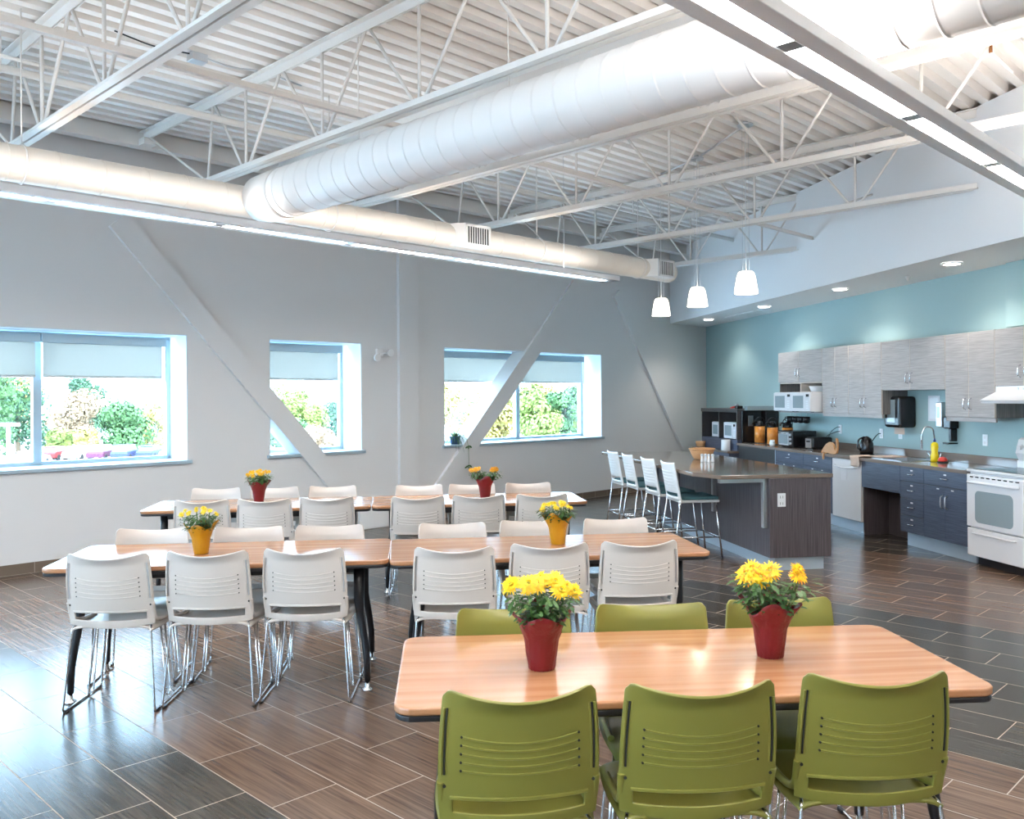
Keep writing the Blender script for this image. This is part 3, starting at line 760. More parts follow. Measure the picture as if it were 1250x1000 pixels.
def make_mum(x, y, sc, wrap, petals, heads, R, label, seed, clusters=None, nleaf=330, sprd=.105, top=.30, big=True):
    rnd = random.Random(seed)
    r = thing('potted_chrysanthemum', label, 'potted flower', FW, (x, y, .7405), 0, 'potted chrysanthemums on the tables')
    r.scale = (sc, sc, sc); ph = rnd.uniform(0, 6)
    prof = [(.041, 0), (.043, .004), (.050, .05), (.056, .098), (.060, .108), (.062, .112), (.070, .135), (.082, .158), (.094, .180)]
    def wob(j, a, rr, z):
        k = max(0, (j - 5) / 3.0)
        crk = .0012 * math.sin(17 * a + z * 90 + ph) + .001 * math.sin(29 * a + ph)
        z2 = z + k * (.020 * math.sin(4 * a + ph) + .012 * math.sin(3 * a + 2 * ph) - .02 * (1 - k) * 0)
        return rr + crk + k * (.012 * math.sin(4 * a + ph) + .006 * math.sin(9 * a)) * k, z2
    wr = MB().lathe(prof, wrap, 64, cap=False, wob=wob).build('foil_wrap', r)
    md = wr.modifiers.new('s', 'SOLIDIFY'); md.thickness = .0015
    MB().lathe([(.040, .001), (.050, .10), (.001, .103)], M['soil'], 24).build('soil', r)
    # stems & heads
    st = MB(); fol = MB(); ends = []
    for i in range(heads):
        if clusters:
            cx, cy, cr = clusters[i % len(clusters)]; a = rnd.uniform(0, 2 * PI); q = cr * math.sqrt(rnd.random()); ex, ey = cx + q * math.cos(a), cy + q * math.sin(a) * .8
        else:
            a = i * 2.4 + rnd.uniform(-.3, .3); q = sprd * math.sqrt((i + .6) / heads); ex, ey = q * math.cos(a), q * math.sin(a)
        ez = top - .9 * (ex * ex + ey * ey) / .1 * .10 + rnd.uniform(-.022, .012)
        e = Vector((ex, ey, ez)); ends.append(e)
        b = Vector((ex * .25, ey * .25, .10)); mid = (b + e) / 2 + Vector((ex * .15, ey * .15, .0))
        st.tube([b, mid, e], .0018, M['stemg'], 5)
        for k in range(4):
            t = rnd.uniform(.45, .88); p = b.lerp(e, t); an = rnd.uniform(0, 2 * PI)
            leaf(fol, p, Vector((math.cos(an), math.sin(an), rnd.uniform(-.1, .5))).normalized(), Vector((0, 0, 1)), rnd.uniform(.03, .05), M['leafg'])
    for k in range(nleaf):
        an = rnd.uniform(0, 2 * PI); z = rnd.uniform(.15, top - .03); q = (.06 + .05 * min(1, (z - .15) / .05)) * math.sqrt(rnd.random())
        if clusters:
            cx, cy, cr = clusters[k % len(clusters)]; f_ = min(1, (z - .08) / .2)
            p = Vector((cx * f_ + q * .7 * math.cos(an), cy * f_ + q * .7 * math.sin(an), z))
        else: p = Vector((q * math.cos(an), q * math.sin(an), z))
        leaf(fol, p, Vector((math.cos(an), math.sin(an), rnd.uniform(-.15 if z < .19 else -.5, .6))).normalized(), Vector((0, 0, 1)), rnd.uniform(.026, .046), M['leafg'])
    st.build('stem', r); fol.build('foliage', r)
    meshes = [flower_mesh(R * f, petals, 3, 20 if big else 12, seed + j) for j, f in enumerate((1.0, .85, .7))]
    for i, e in enumerate(ends):
        me = meshes[i % 3]
        o = bpy.data.objects.new('flower', me); COL.objects.link(o); o.parent = r
        d = Vector((e.x * 3.5 + rnd.uniform(-.3, .3), e.y * 5 - .75 + rnd.uniform(-.25, .25), .75)).normalized()
        o.matrix_local = Matrix.Translation(e) @ d.to_track_quat('Z', 'Y').to_matrix().to_4x4() @ Matrix.Rotation(rnd.uniform(0, 6), 4, 'Z')
    return r
YL, OR_, MD, LE = M['petal_y'], M['petal_o'], M['petal_m'], M['petal_p']
make_mum(.092, 2.90, 1.0, M['redwrap'], [YL, YL, MD], 15, .040, 'red-foil pot of yellow chrysanthemums on the front table, left one', 3, clusters=[(-.06, 0, .065), (.05, -.01, .06), (-.01, -.03, .05), (.01, .03, .06)], top=.285)
make_mum(.877, 3.02, 1.0, M['redwrap'], [YL, MD, OR_, YL], 9, .044, 'red-foil pot of orange and yellow chrysanthemums on the front table, right one', 11, clusters=[(-.045, -.01, .045), (-.045, 0, .05), (.09, -.01, .02)], top=.295)
make_mum(-1.80, 5.10, .92, M['yelwrap'], [LE, YL], 13, .024, 'gold-foil pot of small yellow chrysanthemums on the middle-left table', 21, big=False, top=.27, sprd=.12)
make_mum(.272, 5.36, .95, M['yelwrap'], [LE, YL], 13, .025, 'gold-foil pot of small yellow chrysanthemums on the middle-right table', 33, big=False, top=.255)
make_mum(-2.20, 7.66, .95, M['redwrap'], [MD, OR_, YL], 18, .026, 'red-foil pot of small orange chrysanthemums on the back-left table', 45, big=False, top=.27)
make_mum(-.245, 7.86, .98, M['redwrap'], [OR_, MD, OR_], 24, .030, 'red-foil pot with two orange flower clumps on the back-right table', 57, big=False, clusters=[(-.085, 0, .05), (.09, 0, .045)], top=.265)

# ------------------------------------------------------------------ island
ISL = [(1.72, 8.46), (1.91, 8.11), (3.00, 8.27), (2.43, 11.75), (1.19, 11.75)]
r = thing('kitchen_island', 'dark laminate island with brown polished worktop and steel brackets', 'kitchen island', FW, (2.38, 8.18, 0), TK)
# local frame: x to the right (perpendicular to run), -? run goes +y
ri = r.matrix_world.inverted()
def L2(p): v = ri @ Vector((p[0], p[1], 0)); return (v.x, v.y)
MB().box(0, 0, .125, .61, 3.35, .862, M['cab_vert'], .002).build('body', r)
MB().box(.07, .05, 0, .56, 3.30, .125, M['toe']).build('toe_kick', r)
MB().prism([L2(p) for p in ISL], .863, .90, M['quartz'], .004).build('worktop', r)
for y in (.04, 1.25, 2.4, 3.2):
    b = MB(); b.box(-.47, y, .825, -.002, y + .05, .862, M['steel'], .002); b.box(-.045, y, .40, -.002, y + .05, .862, M['steel'], .002); b.build('bracket', r)
o = MB().box(.075, -.008, .60, .155, 0, .725, M['plate'], .003).build('outlet', r)
m = MB(); 
for z in (.63, .69): m.box(.10, -.0095, z - .012, .103, -.008, z + .012, M['darkslot']).box(.125, -.0095, z - .012, .128, -.008, z + .012, M['darkslot'])
m.build('socket', o)
# ------------------------------------------------------------------ bar stools
def make_stool():
    t = bpy.data.objects.new('bar_stool', None); COL.objects.link(t)
    # local: seat centre origin, faces +y, back at -y
    def back(u, v):
        s = 2 * u - 1; return Vector((s * (.215 - .012 * v), -.215 + .03 * s * s - .07 * v, .585 + .385 * v - .01 * (1 - s * s) * v))
    mb = MB(); mb.grid(back, 20, 20, M['white_shell'], skip=lambda u, v: .10 < v < .2 and .1 < u < .9); o = mb.build('backrest', t)
    md = o.modifiers.new('s', 'SOLIDIFY'); md.thickness = .01; md.offset = 0; bake(o)
    bm = bmesh.new(); bm.from_mesh(o.data); m2 = MB(); m2.bm.free(); m2.bm = bm; m2.mats = [M['white_shell']]
    for k in range(6):
        v = .34 + .085 * k; m2.tube([back(.12 + .76 * i / 10, v) + Vector((0, -.006, 0)) for i in range(11)], .0035, M['white_shell'], 5)
    o.data = m2.mesh('backrest')
    MB().box(-.22, -.20, .565, .22, .215, .592, M['white_shell'], .01).build('seat', t)
    MB().box(-.21, -.17, .5925, .21, .21, .625, M['tealfab'], .014, 3).build('seat_cushion', t)
    for sx in (-1, 1):
        for y0, y1 in ((.18, .235), (-.19, -.27)):
            lg = MB().tube([(sx * .20, y0, .566), (sx * .225, y1, .012)], .0095, M['chrome'], 10).build('leg', t)
            MB().lathe([(.013, 0), (.013, .012)], M['black'], 12, c=(sx * .225, y1, 0)).build('foot', lg)
    fr = MB(); z = .22; xx = .217
    fr.tube([(-xx, .21, z), (xx, .21, z)], .008, M['chrome'], 8); fr.tube([(-xx, -.24, z), (xx, -.24, z)], .008, M['chrome'], 8)
    for s in (-1, 1): fr.tube([(s * xx, .21, z), (s * xx, -.24, z)], .008, M['chrome'], 8)
    fr.build('footrest', t); return t
ps = make_stool(); SL = ['nearest', 'second nearest', 'second farthest', 'farthest']
for i, (dx, dy) in enumerate([(0, 0), (-.12, .58), (-.25, 1.24), (-.36, 1.78)]):
    t = ps if i == 0 else copy_tree(ps)
    t.location = (1.83 + dx, 9.04 + dy, 0); t.rotation_euler = (0, 0, -PI / 2 + TK + math.radians(2 * (i % 2)))
    tag(t, 'white bar stool with teal cushion at the island, %s to the camera' % SL[i], 'bar stool', 'bar stools at the island')
# basket and shakers on the island
r = thing('bread_basket', 'oval woven basket on the island worktop', 'basket', FW, (2.20, 10.25, .9005))
MB().lathe([(.085, 0), (.10, .01), (.125, .06), (.145, .115), (.139, .115), (.118, .055), (.09, .015), (.001, .012)], M['wicker'], 32, cap=True).build('bowl', r)
MB().tube([(.145 * math.cos(a * PI / 16), .145 * math.sin(a * PI / 16), .118) for a in range(32)], .009, M['wicker'], 6, closed=True).build('rim', r)
hb = MB()
for i in range(3): hb.lathe([(.02, 0), (.05, .012), (.062, .03), (.05, .045), (.01, .05)], M['towel'], 14, c=(-.05 + .055 * i, .03 * (i % 2), .055))
hb.build('bread_roll', r)
for i, (dx, dy) in enumerate([(0, 0), (.045, .02), (.07, -.03), (.115, -.01)]):
    r = thing('condiment_shaker', ['white shaker, leftmost of the group beside the island basket', 'white shaker standing second in the group beside the basket', 'white shaker standing third in the group beside the basket', 'white shaker, rightmost of the group beside the island basket'][i], 'shaker', FW, (2.10 + dx, 9.78 + dy, .9005), 0, 'shakers on the island')
    MB().lathe([(.017, 0), (.019, .01), (.014, .055), (.016, .066)], M['ceram'], 14).build('jar', r)
    MB().lathe([(.0165, .066), (.0165, .085), (.008, .092)], M['steel'], 14).build('cap', r)

# ------------------------------------------------------------------ kitchen cabinets
def handle(parent, x, y, z, vert=True, L=.10, m=None):
    m = m or M['chrome']; h = L / 2
    if vert: p = [(x, y, z - h), (x, y - .028, z - h * .8), (x, y - .032, z), (x, y - .028, z + h * .8), (x, y, z + h)]
    else: p = [(x - h, y, z), (x - h * .8, y - .028, z), (x, y - .032, z), (x + h * .8, y - .028, z), (x + h, y, z)]
    return MB().tube(rpath(p, .01, 3), .0065, m, 8).build('handle', parent)
def upper(k0, k1, z0, z1, doors, label, doorz0=None, trim=True):
    r = thing('wall_cabinet', label, 'cabinet', FK, (k0, 0, z0), 0, 'light laminate wall cabinets')
    L = k1 - k0; Hh = z1 - z0; d0 = (doorz0 or z0) - z0
    b = MB(); b.box(0, -.318, 0, .018, -.001, Hh, M['cab_side']); b.box(L - .018, -.318, 0, L, -.001, Hh, M['cab_side'])
    b.box(0, -.318, Hh - .018, L, -.001, Hh, M['cab_edge']); b.box(.018, -.318, 0, L - .018, -.001, .018, M['cab_light']); b.box(.018, -.02, 0, L - .018, -.001, Hh, M['cab_side'])
    if d0: b.box(.018, -.318, d0 - .018, L - .018, -.001, d0, M['cab_edge']); b.box(L / 2 - .01, -.318, .018, L / 2 + .01, -.02, d0, M['cab_edge'])
    b.build('body', r)
    n = len(doors) - 1; 
    for i in range(n):
        x0, x1 = doors[i] - k0 + .002, doors[i + 1] - k0 - .002
        d = MB(); d.box(x0 + .003, -.340, d0 + .004, x1 - .003, -.320, Hh - .004, M['cab_light'])
        d.box(x0, -.339, d0 + .001, x0 + .003, -.3205, Hh - .001, M['cab_edge']); d.box(x1 - .003, -.339, d0 + .001, x1, -.3205, Hh - .001, M['cab_edge'])
        dd = d.build('door', r)
        hx = x1 - .04 if i % 2 == 0 else x0 + .04
        handle(dd, hx, -.34, d0 + .135, True, .115)
    if trim: MB().box(0, -.33, -.045, L, -.31, -.0005, M['cab_light'], .001).build('light_rail', r)
    return r
upper(3.655, 4.925, 1.385, 2.26, [3.655, 4.27, 4.925], 'wall cabinet with open shelf holding two microwaves, far left', 1.82, False)
upper(4.927, 5.575, 1.40, 2.26, [4.927, 5.25, 5.575], 'tall two-door wall cabinet right of the microwaves')
upper(5.577, 6.303, 1.40, 2.26, [5.577, 5.935, 6.303], 'tall two-door wall cabinet left of the towel dispenser')
upper(6.305, 7.468, 1.685, 2.26, [6.305, 6.86, 7.468], 'short wide wall cabinet above the towel dispenser and sink', None, False)
upper(7.470, 8.213, 1.40, 2.26, [7.470, 7.835, 8.213], 'tall two-door wall cabinet between sink and range hood')
upper(8.215, 8.985, 1.71, 2.26, [8.215, 8.60, 8.985], 'short wall cabinet above the range hood', None, False)
upper(8.987, 9.70, 1.40, 2.26, [8.987, 9.34, 9.70], 'wall cabinet outside the view beyond the range hood')
def microwave(k0, k1, off, z0, label, d=.36, hh=.275, grp='white microwaves'):
    r = thing('microwave', label, 'microwave', FK, (k0, -off, z0), 0, grp); w = k1 - k0
    MB().box(0, 0, .008, w, d, hh, M['appl'], .006).build('case', r)
    dr = MB().box(.004, -.018, .012, w * .74, -.0005, hh - .006, M['appl'], .005).build('door', r)
    MB().box(.05, -.0195, .055, w * .74 - .045, -.0182, hh - .05, M['applglass']).build('door_window', dr)
    cp = MB().box(w * .75, -.016, .012, w - .004, -.0005, hh - .006, M['appl'], .004).build('control_panel', r)
    MB().box(w * .79, -.0175, hh - .065, w - .03, -.0162, hh - .03, M['blackpl']).build('display', cp)
    bt = MB()
    for i in range(3):
        for j in range(4): bt.box(w * .79 + i * .022, -.0172, .05 + j * .03, w * .79 + i * .022 + .015, -.0162, .065 + j * .03, M['plate'])
    bt.build('keypad', cp)
    MB().box(.03, .03, 0, .06, .06, .008, M['black']).box(w - .06, .03, 0, w - .03, .06, .008, M['black']).build('feet', r)
microwave(3.80, 4.335, .47, 1.404, 'white microwave on the wall cabinet shelf, left of the pair', .40)
microwave(4.345, 4.87, .47, 1.404, 'white microwave on the wall cabinet shelf, right of the pair', .40)
r = thing('storage_tub', 'pale plastic tub on top of the right shelf microwave', 'container', FK, (4.62, -.22, 1.683))
MB().lathe([(.10, 0), (.13, .07), (.135, .075), (.12, .07), (.09, .01), (.001, .008)], M['plate'], 24).build('tub', r)
# counters and base units
CZ = .90
r = thing('kitchen_counter', 'long brown polished counter with backsplash along the teal wall', 'countertop', FK, (2.86, 0, .862))
c = MB(); L = 8.225 - 2.86
sk0, sk1 = 6.48 - 2.86, 7.03 - 2.86
c.box(0, -.655, 0, sk0, -.002, .038, M['quartz_l'], .003); c.box(sk1, -.655, 0, L, -.002, .038, M['quartz_l'], .003); c.box(sk0, -.655, 0, sk1, -.555, .038, M['quartz_l'], .003); c.box(sk0, -.12, 0, sk1, -.002, .038, M['quartz_l'], .003)
c.build('slab', r)
MB().box(0, -.022, .0385, L, -.002, .13, M['quartz_l'], .002).build('backsplash', r)
r = thing('kitchen_sink', 'steel sink set in the counter below the towel dispenser', 'sink', FK, (6.755, -.34, .80))
s_ = MB(); 
for bx in ((-.27, -.21, 0, .27, .21, .004), (-.274, -.214, 0, -.27, .214, .10), (.27, -.214, 0, .274, .214, .10), (-.27, -.214, 0, .27, -.21, .10), (-.27, .21, 0, .27, .214, .10)): s_.box(*bx, M['steel'])
s_.build('basin', r)
rm = MB()
for bx in ((-.295, -.235, .1005, .295, -.205, .106), (-.295, .205, .1005, .295, .235, .106), (-.295, -.205, .1005, -.265, .205, .106), (.265, -.205, .1005, .295, .205, .106)): rm.box(*bx, M['steel'], .002)
rm.build('rim', r)
r = thing('faucet', 'chrome spring-neck faucet at the sink', 'faucet', FK, (6.93, -.085, .9005))
MB().box(-.12, -.03, 0, .12, .03, .02, M['chrome'], .008).build('deck_plate', r)
MB().tube(rpath([(0, 0, .02), (0, 0, .22), (0, -.02, .36), (-.03, -.10, .38), (-.05, -.13, .28), (-.05, -.13, .12)], .08), .010, M['chrome'], 10).build('spout', r)
sp = MB(); 
sp.tube([(-.05 + .017 * math.cos(i * .9), -.13 + .017 * math.sin(i * .9), .12 + i * .0022) for i in range(90)], .003, M['chrome'], 5); sp.build('spring', r)
for s in (-1, 1): MB().tube([(s * .09, 0, .02), (s * .09, 0, .05), (s * .13, -.01, .085)], .010, M['chrome'], 8).build('tap_lever', r)
r = thing('dishwasher', 'white dishwasher between dark base cabinets', 'dishwasher', FK, (5.70, 0, 0))
MB().box(.004, -.60, .13, .656, -.03, .858, M['appl'], .004).build('body', r)
dd = MB().box(.008, -.640, .14, .652, -.601, .855, M['appl'], .006).build('door', r)
MB().tube(rpath([(.08, -.640, .775), (.10, -.672, .77), (.33, -.68, .755), (.56, -.672, .77), (.58, -.640, .775)], .03), .009, M['appl'], 8).build('handle', dd)
MB().box(.01, -.56, 0, .65, -.50, .13, M['toe']).build('toe_kick', r)
MB().box(.22, -.643, .60, .34, -.6405, .74, M['paper']).build('paper_tag', dd)
def drawer(r, x0, x1, z0, z1, hz=None, HL=.10):
    d = MB().box(x0 + .002, -.635, z0 + .002, x1 - .002, -.616, z1 - .002, M['cab_dark'], .001).build('drawer', r)
    handle(d, (x0 + x1) / 2, -.635, hz or (z0 + z1) / 2, False, HL); MB().box((x0 + x1) / 2 - .02, -.637, z1 - .045, (x0 + x1) / 2 + .02, -.6352, z1 - .03, M['paper']).build('label_tag', d)
    return d
def base(k0, k1, label, draws, doors=0, dz=.70, x_off=0, group='dark base cabinets'):
    r = thing('base_cabinet', label, 'cabinet', FK, (k0, 0, 0), 0, group); L = k1 - k0
    MB().box(.001, -.615, .155, L - .001, -.001, .861, M['cab_black']).build('body', r)
    MB().box(.001, -.55, 0, L - .001, -.53, .155, M['toe']).build('toe_kick', r)
    for (z0, z1) in draws: drawer(r, 0, L, z0, z1)
    if doors:
        for i in range(2):
            x0, x1 = (0, L / 2) if i == 0 else (L / 2, L)
            d = MB().box(x0 + .002, -.635, .157, x1 - .002, -.616, dz - .002, M['cab_dark'], .001).build('door', r)
            handle(d, (x1 - .035) if i == 0 else (x0 + .035), -.635, dz - .15, True, .13, M['steel']); MB().box((x0 + x1) / 2 + (.04 if i == 0 else -.08), -.637, dz - .03, (x0 + x1) / 2 + (.08 if i == 0 else -.04), -.6352, dz - .018, M['paper']).build('label_tag', d)
    return r
r = thing('base_cabinet', 'black open-fronted base unit below the coffee pots', 'cabinet', FK, (2.87, 0, 0), 0, 'dark base cabinets')
MB().box(0, -.62, .10, 1.265, -.001, .861, M['cab_black'], .002).build('body', r)
MB().box(1.267, -.635, .10, 1.282, -.1, .861, M['toe']).build('edge_strip', r)
base(4.155, 4.96, 'dark base cabinet with drawer and doors, left of pair beside dishwasher', [(.70, .86)], 1)
base(4.962, 5.695, 'dark base cabinet with drawer and doors immediately left of the dishwasher', [(.70, .86)], 1)
r = thing('sink_apron_cabinet', 'dark sink front panel with open knee space below', 'cabinet', FK, (6.36, 0, 0))
MB().box(.0, -.635, .56, .755, -.616, .861, M['cab_dark'], .001).build('apron_panel', r)
MB().box(.0, -.615, .0, .018, -.001, .861, M['cab_vert']).box(.737, -.615, .155, .755, -.001, .861, M['cab_vert']).box(.018, -.30, .0, .737, -.28, .56, M['cab_vert']).build('body', r)
for x in (.60, .66): handle(r, x, -.30, .50, True, .11)
base(7.119, 7.525, 'narrow dark base cabinet with four drawers right of the sink', [(.703, .861), (.52, .70), (.34, .517), (.157, .337)])
base(7.527, 8.219, 'dark base cabinet with one drawer and two doors beside the stove', [(.703, .861)], 1)
# stove
r = thing('stove', 'white electric range at the right edge', 'stove', FK, (8.225, 0, 0))
MB().box(.004, -.62, .09, .756, -.03, .905, M['appl'], .004).box(.04, -.56, 0, .72, -.06, .09, M['black']).build('body', r)
MB().box(0, -.66, .893, .76, -.03, .918, M['appl'], .006).build('cooktop', r)
MB().box(.04, -.62, .918, .72, -.12, .921, M['blackpl'], .001).build('glass_top', r)
od = MB().box(.008, -.665, .372, .752, -.6205, .872, M['appl'], .01, 3).build('oven_door', r)
MB().prism(rrect(.50, .30, .05, 5, .38, .57), .6652, .668, M['applglass'], xf=Matrix(((1, 0, 0, 0), (0, 0, -1, 0), (0, 1, 0, 0), (0, 0, 0, 1)))).build('oven_window', od)
MB().tube(rpath([(.06, -.665, .80), (.07, -.70, .80), (.69, -.70, .80), (.70, -.665, .80)], .02), .014, M['appl'], 10).build('oven_handle', od)
v = MB()
for i in range(9): v.box(.06 + i * .075, -.667, .842, .06 + i * .075 + .045, -.6652, .852, M['blackpl'])
v.build('vent_slot', od)
bd = MB().box(.008, -.66, .095, .752, -.6205, .36, M['appl'], .01, 3).build('storage_drawer', r)
MB().tube(rpath([(.10, -.66, .32), (.11, -.685, .318), (.65, -.685, .318), (.66, -.66, .32)], .02), .010, M['appl'], 8).build('drawer_handle', bd)
MB().box(.0, -.115, .918, .76, -.02, .99, M['appl'], .006).prism([(-.10, .99), (-.135, 1.06), (-.10, 1.19), (-.07, 1.21), (-.02, 1.21), (-.02, .99)], 0, .76, M['appl'], .008, xf=Matrix(((0, 0, 1, 0), (1, 0, 0, 0), (0, 1, 0, 0), (0, 0, 0, 1)))).build('backguard', r)
for x in (.07, .17, .59, .69): MB().tube([(x, -.11, 1.12), (x, -.155, 1.115)], .024, M['appl'], 16).build('knob', r)
r = thing('range_hood', 'white under-cabinet range hood above the stove', 'range hood', FK, (8.225, 0, 1.545))
MB().prism([(-.001, 0), (-.50, 0), (-.515, .03), (-.34, .11), (-.34, .163), (-.001, .163)], 0, .76, M['appl'], .004, xf=Matrix(((0, 0, 1, 0), (1, 0, 0, 0), (0, 1, 0, 0), (0, 0, 0, 1)))).build('canopy', r)
for x in (.30, .36): MB().tube([(x, -.34, .135), (x, -.35, .135)], .012, M['steel'], 12).build('switch', r)

# wall items
def plate(k, z, label, cord=False, w=.075, hh=.12):
    r = thing('wall_outlet', label, 'outlet', FK, (k, -.001, z), 0, 'white wall plates'); MB().box(-w / 2, -.007, -hh / 2, w / 2, 0, hh / 2, M['plate'], .002).build('plate', r)
    s = MB()
    for zz in (-.028, .028): s.box(-.016, -.010, zz - .014, .016, -.0072, zz + .014, M['appl'], .002)
    s.build('socket', r)
    return r
plate(4.79, 1.17, 'white outlet with two plugged cords above the toaster')
for i, (z0, lb, dx) in enumerate([(1.20, 'black cord from the outlet down to the toaster', .0), (1.14, 'black cord from the outlet down to the toaster oven', -.1)]):
    o = MB().tube(rpath([(0, 0, 0), (0, -.04, 0), (-.12 + dx, -.06, -.06), (-.16 + dx, -.08, -.15)], .05), .005, M['blackpl'], 6).build('power_cord', None, FK @ Matrix.Translation((4.79, -.0115, z0))); tag(o, lb, 'cord')
plate(5.76, 1.15, 'white outlet behind the black kettle')
plate(6.16, 1.16, 'white wall plate left of the sink faucet')
plate(7.64, 1.155, 'white wall plate between the soap dispenser and stove')
r = thing('towel_dispenser', 'glossy black paper towel dispenser on the teal wall above the sink', 'dispenser', FK, (6.32, -.002, 1.245))
MB().box(-.16, -.22, 0, .16, 0, .37, M['blackpl'], .035, 4).build('housing', r)
MB().box(-.09, -.2225, .06, .07, -.2205, .33, M['applglass'], .0008).build('window', r)
MB().box(-.10, -.12, -.08, .10, -.118, .0, M['towel']).build('paper_sheet', r)
r = thing('notice_sleeve', 'clear plastic sleeve with white sheet on the teal wall', 'notice', FK, (6.80, -.002, 1.33))
MB().box(-.105, -.003, 0, .105, 0, .29, M['paper'], .001).build('sheet', r)
MB().box(-.075, -.0045, .03, .075, -.0032, .27, M['plate']).build('print', r)
r = thing('soap_dispenser', 'silver and black soap dispenser on the wall right of the sink', 'dispenser', FK, (7.02, -.002, 1.17))
MB().box(-.05, -.10, .10, .05, 0, .38, M['steel'], .012).build('housing', r)
MB().box(-.03, -.102, .20, .02, -.1002, .33, M['applglass'], .0008).build('level_window', r)
r = thing('sanitiser_dispenser', 'small black dispenser with drip tray below the wall cabinet', 'dispenser', FK, (7.16, -.002, 1.09))
MB().box(-.05, -.11, .17, .07, 0, .30, M['blackpl'], .012).box(-.0, -.08, .03, .04, 0, .17, M['blackpl'], .008).build('housing', r)
MB().box(-.05, -.12, .0, .05, 0, .018, M['blackpl'], .005).build('drip_tray', r)
r = thing('dish_soap_bottle', 'yellow dish soap bottle with blue cap beside the sink', 'bottle', FK, (7.16, -.25, .9005))
MB().lathe([(.035, 0), (.043, .01), (.041, .07), (.032, .10), (.040, .16), (.036, .195), (.018, .215)], M['yellowpl'], 24).build('body', r)
MB().lathe([(.014, .216), (.014, .235), (.007, .24), (.006, .255)], M['bluepl'], 14).build('cap', r)
r = thing('dish_scrubber', 'red round scrubber lying on the counter beside the yellow bottle', 'scrubber', FK, (7.31, -.26, .9005))
MB().lathe([(.055, 0), (.06, .008), (.055, .014)], M['blackpl'], 20).build('base', r); MB().lathe([(.045, .0145), (.05, .03), (.035, .055), (.001, .065)], M['redpl'], 20).build('grip', r)
r = thing('cutting_board', 'pale cutting board lying across the left of the sink', 'cutting board', FK, (6.46, -.36, .9075))
MB().box(-.13, -.16, 0, .13, .16, .014, M['towel'], .004).build('board', r)
o = MB().grid(lambda u, v: Vector((-.10 + .2 * u + .01 * math.sin(9 * v), (-.03 - .012 * math.sin(7 * u) if v > .55 else -.03 + (.55 - v) * .42), (.018 + .004 * math.sin(12 * u + 6 * v) if v <= .55 else .018 - (v - .55) * .24 - .02 * math.sin(3 * u)))), 16, 18, M['towel']).build('dish_towel', None, FK @ Matrix.Translation((6.28, -.645, .897)))
md = o.modifiers.new('s', 'SOLIDIFY'); md.thickness = .006; md.offset = 1; tag(o, 'tan towel draped over the counter edge above the sink front', 'towel')
# counter-top things
def airpot(k, off, label):
    r = thing('coffee_airpot', label, 'coffee pot', FK, (k, -off, .9005), 0, 'orange printed coffee airpots')
    MB().lathe([(.078, 0), (.080, .012)], M['blackpl'], 24).build('base', r)
    MB().lathe([(.078, .0125), (.078, .26)], M['orange'], 28).build('body', r)
    MB().lathe([(.078, .2605), (.06, .29), (.05, .33), (.03, .345), (.001, .35)], M['blackpl'], 24).tube([(0, -.03, .32), (0, -.10, .33), (0, -.115, .29)], .012, M['blackpl'], 8).build('pump_lid', r)
    MB().tube(rpath([(.0, .07, .27), (0, .075, .37), (0, 0, .41), (0, -.075, .37), (0, -.07, .27)], .05), .008, M['blackpl'], 8).build('carry_handle', r)
airpot(3.06, .36, 'orange printed coffee airpot with black pump lid, left one standing apart')
airpot(3.58, .40, 'orange printed coffee airpot with black pump lid, middle one')
airpot(3.78, .26, 'orange printed coffee airpot with black pump lid, right one by toaster oven')
for i in range(4):
    r = thing('black_mug', ['black mug hanging under the wall cabinet, leftmost', 'black mug hanging under the wall cabinet, second from left', 'black mug hanging under the wall cabinet, third from left', 'black mug hanging under the wall cabinet, rightmost'][i], 'mug', FK, (3.75 + i * .16, -.20, 1.235), 0, 'black mugs under the wall cabinet')
    MB().lathe([(.02, 0), (.045, .01), (.05, .05), (.05, .095), (.045, .095), (.045, .02), (.001, .015)], M['blackpl'], 20).build('cup', r)
    MB().tube(rpath([(0, -.048, .02), (0, -.085, .03), (0, -.085, .08), (0, -.048, .085)], .02), .006, M['blackpl'], 6).build('handle', r)
    MB().tube([(0, 0, .1), (0, 0, .149)], .004, M['steel'], 6).build('hook', r)
r = thing('toaster_oven', 'black toaster oven with glass front on the counter', 'toaster oven', FK, (3.98, -.50, .9005))
MB().box(0, 0, .012, .42, .36, .235, M['blackpl'], .008).build('body', r)
dd = MB().box(.02, -.014, .03, .32, -.0005, .215, M['steel'], .003).build('door', r); MB().box(.04, -.0155, .05, .30, -.0142, .185, M['applglass']).build('door_glass', dd)
MB().tube([(.05, -.035, .20), (.29, -.035, .20)], .006, M['chrome'], 8).build('handle', dd)
for z in (.06, .12, .18): MB().tube([(.37, 0, z), (.37, -.02, z)], .018, M['steel'], 14).build('knob', r)
MB().box(.03, .03, 0, .06, .33, .012, M['black']).box(.36, .03, 0, .39, .33, .012, M['black']).build('feet', r)
r = thing('toaster', 'black long toaster with chrome end right of the toaster oven', 'toaster', FK, (4.68, -.46, .9005))
MB().box(0, 0, .01, .20, .30, .17, M['blackpl'], .03, 4).build('body', r); MB().box(.02, -.008, .02, .18, -.0005, .15, M['chrome'], .003).build('end_plate', r)
MB().box(.03, .02, 0, .17, .28, .01, M['black']).build('feet', r)
MB().box(.085, -.03, .10, .115, -.008, .12, M['blackpl'], .003).build('lever', r)
r = thing('creamer_pot', 'small white creamer on the counter beside the orange airpots', 'jug', FK, (3.90, -.56, .9005)) 
MB().lathe([(.03, 0), (.04, .02), (.042, .05), (.03, .08), (.034, .09)], M['ceram'], 18).build('body', r); MB().tube([(.035, 0, .06), (.07, 0, .085)], .008, M['ceram'], 8).build('spout', r)
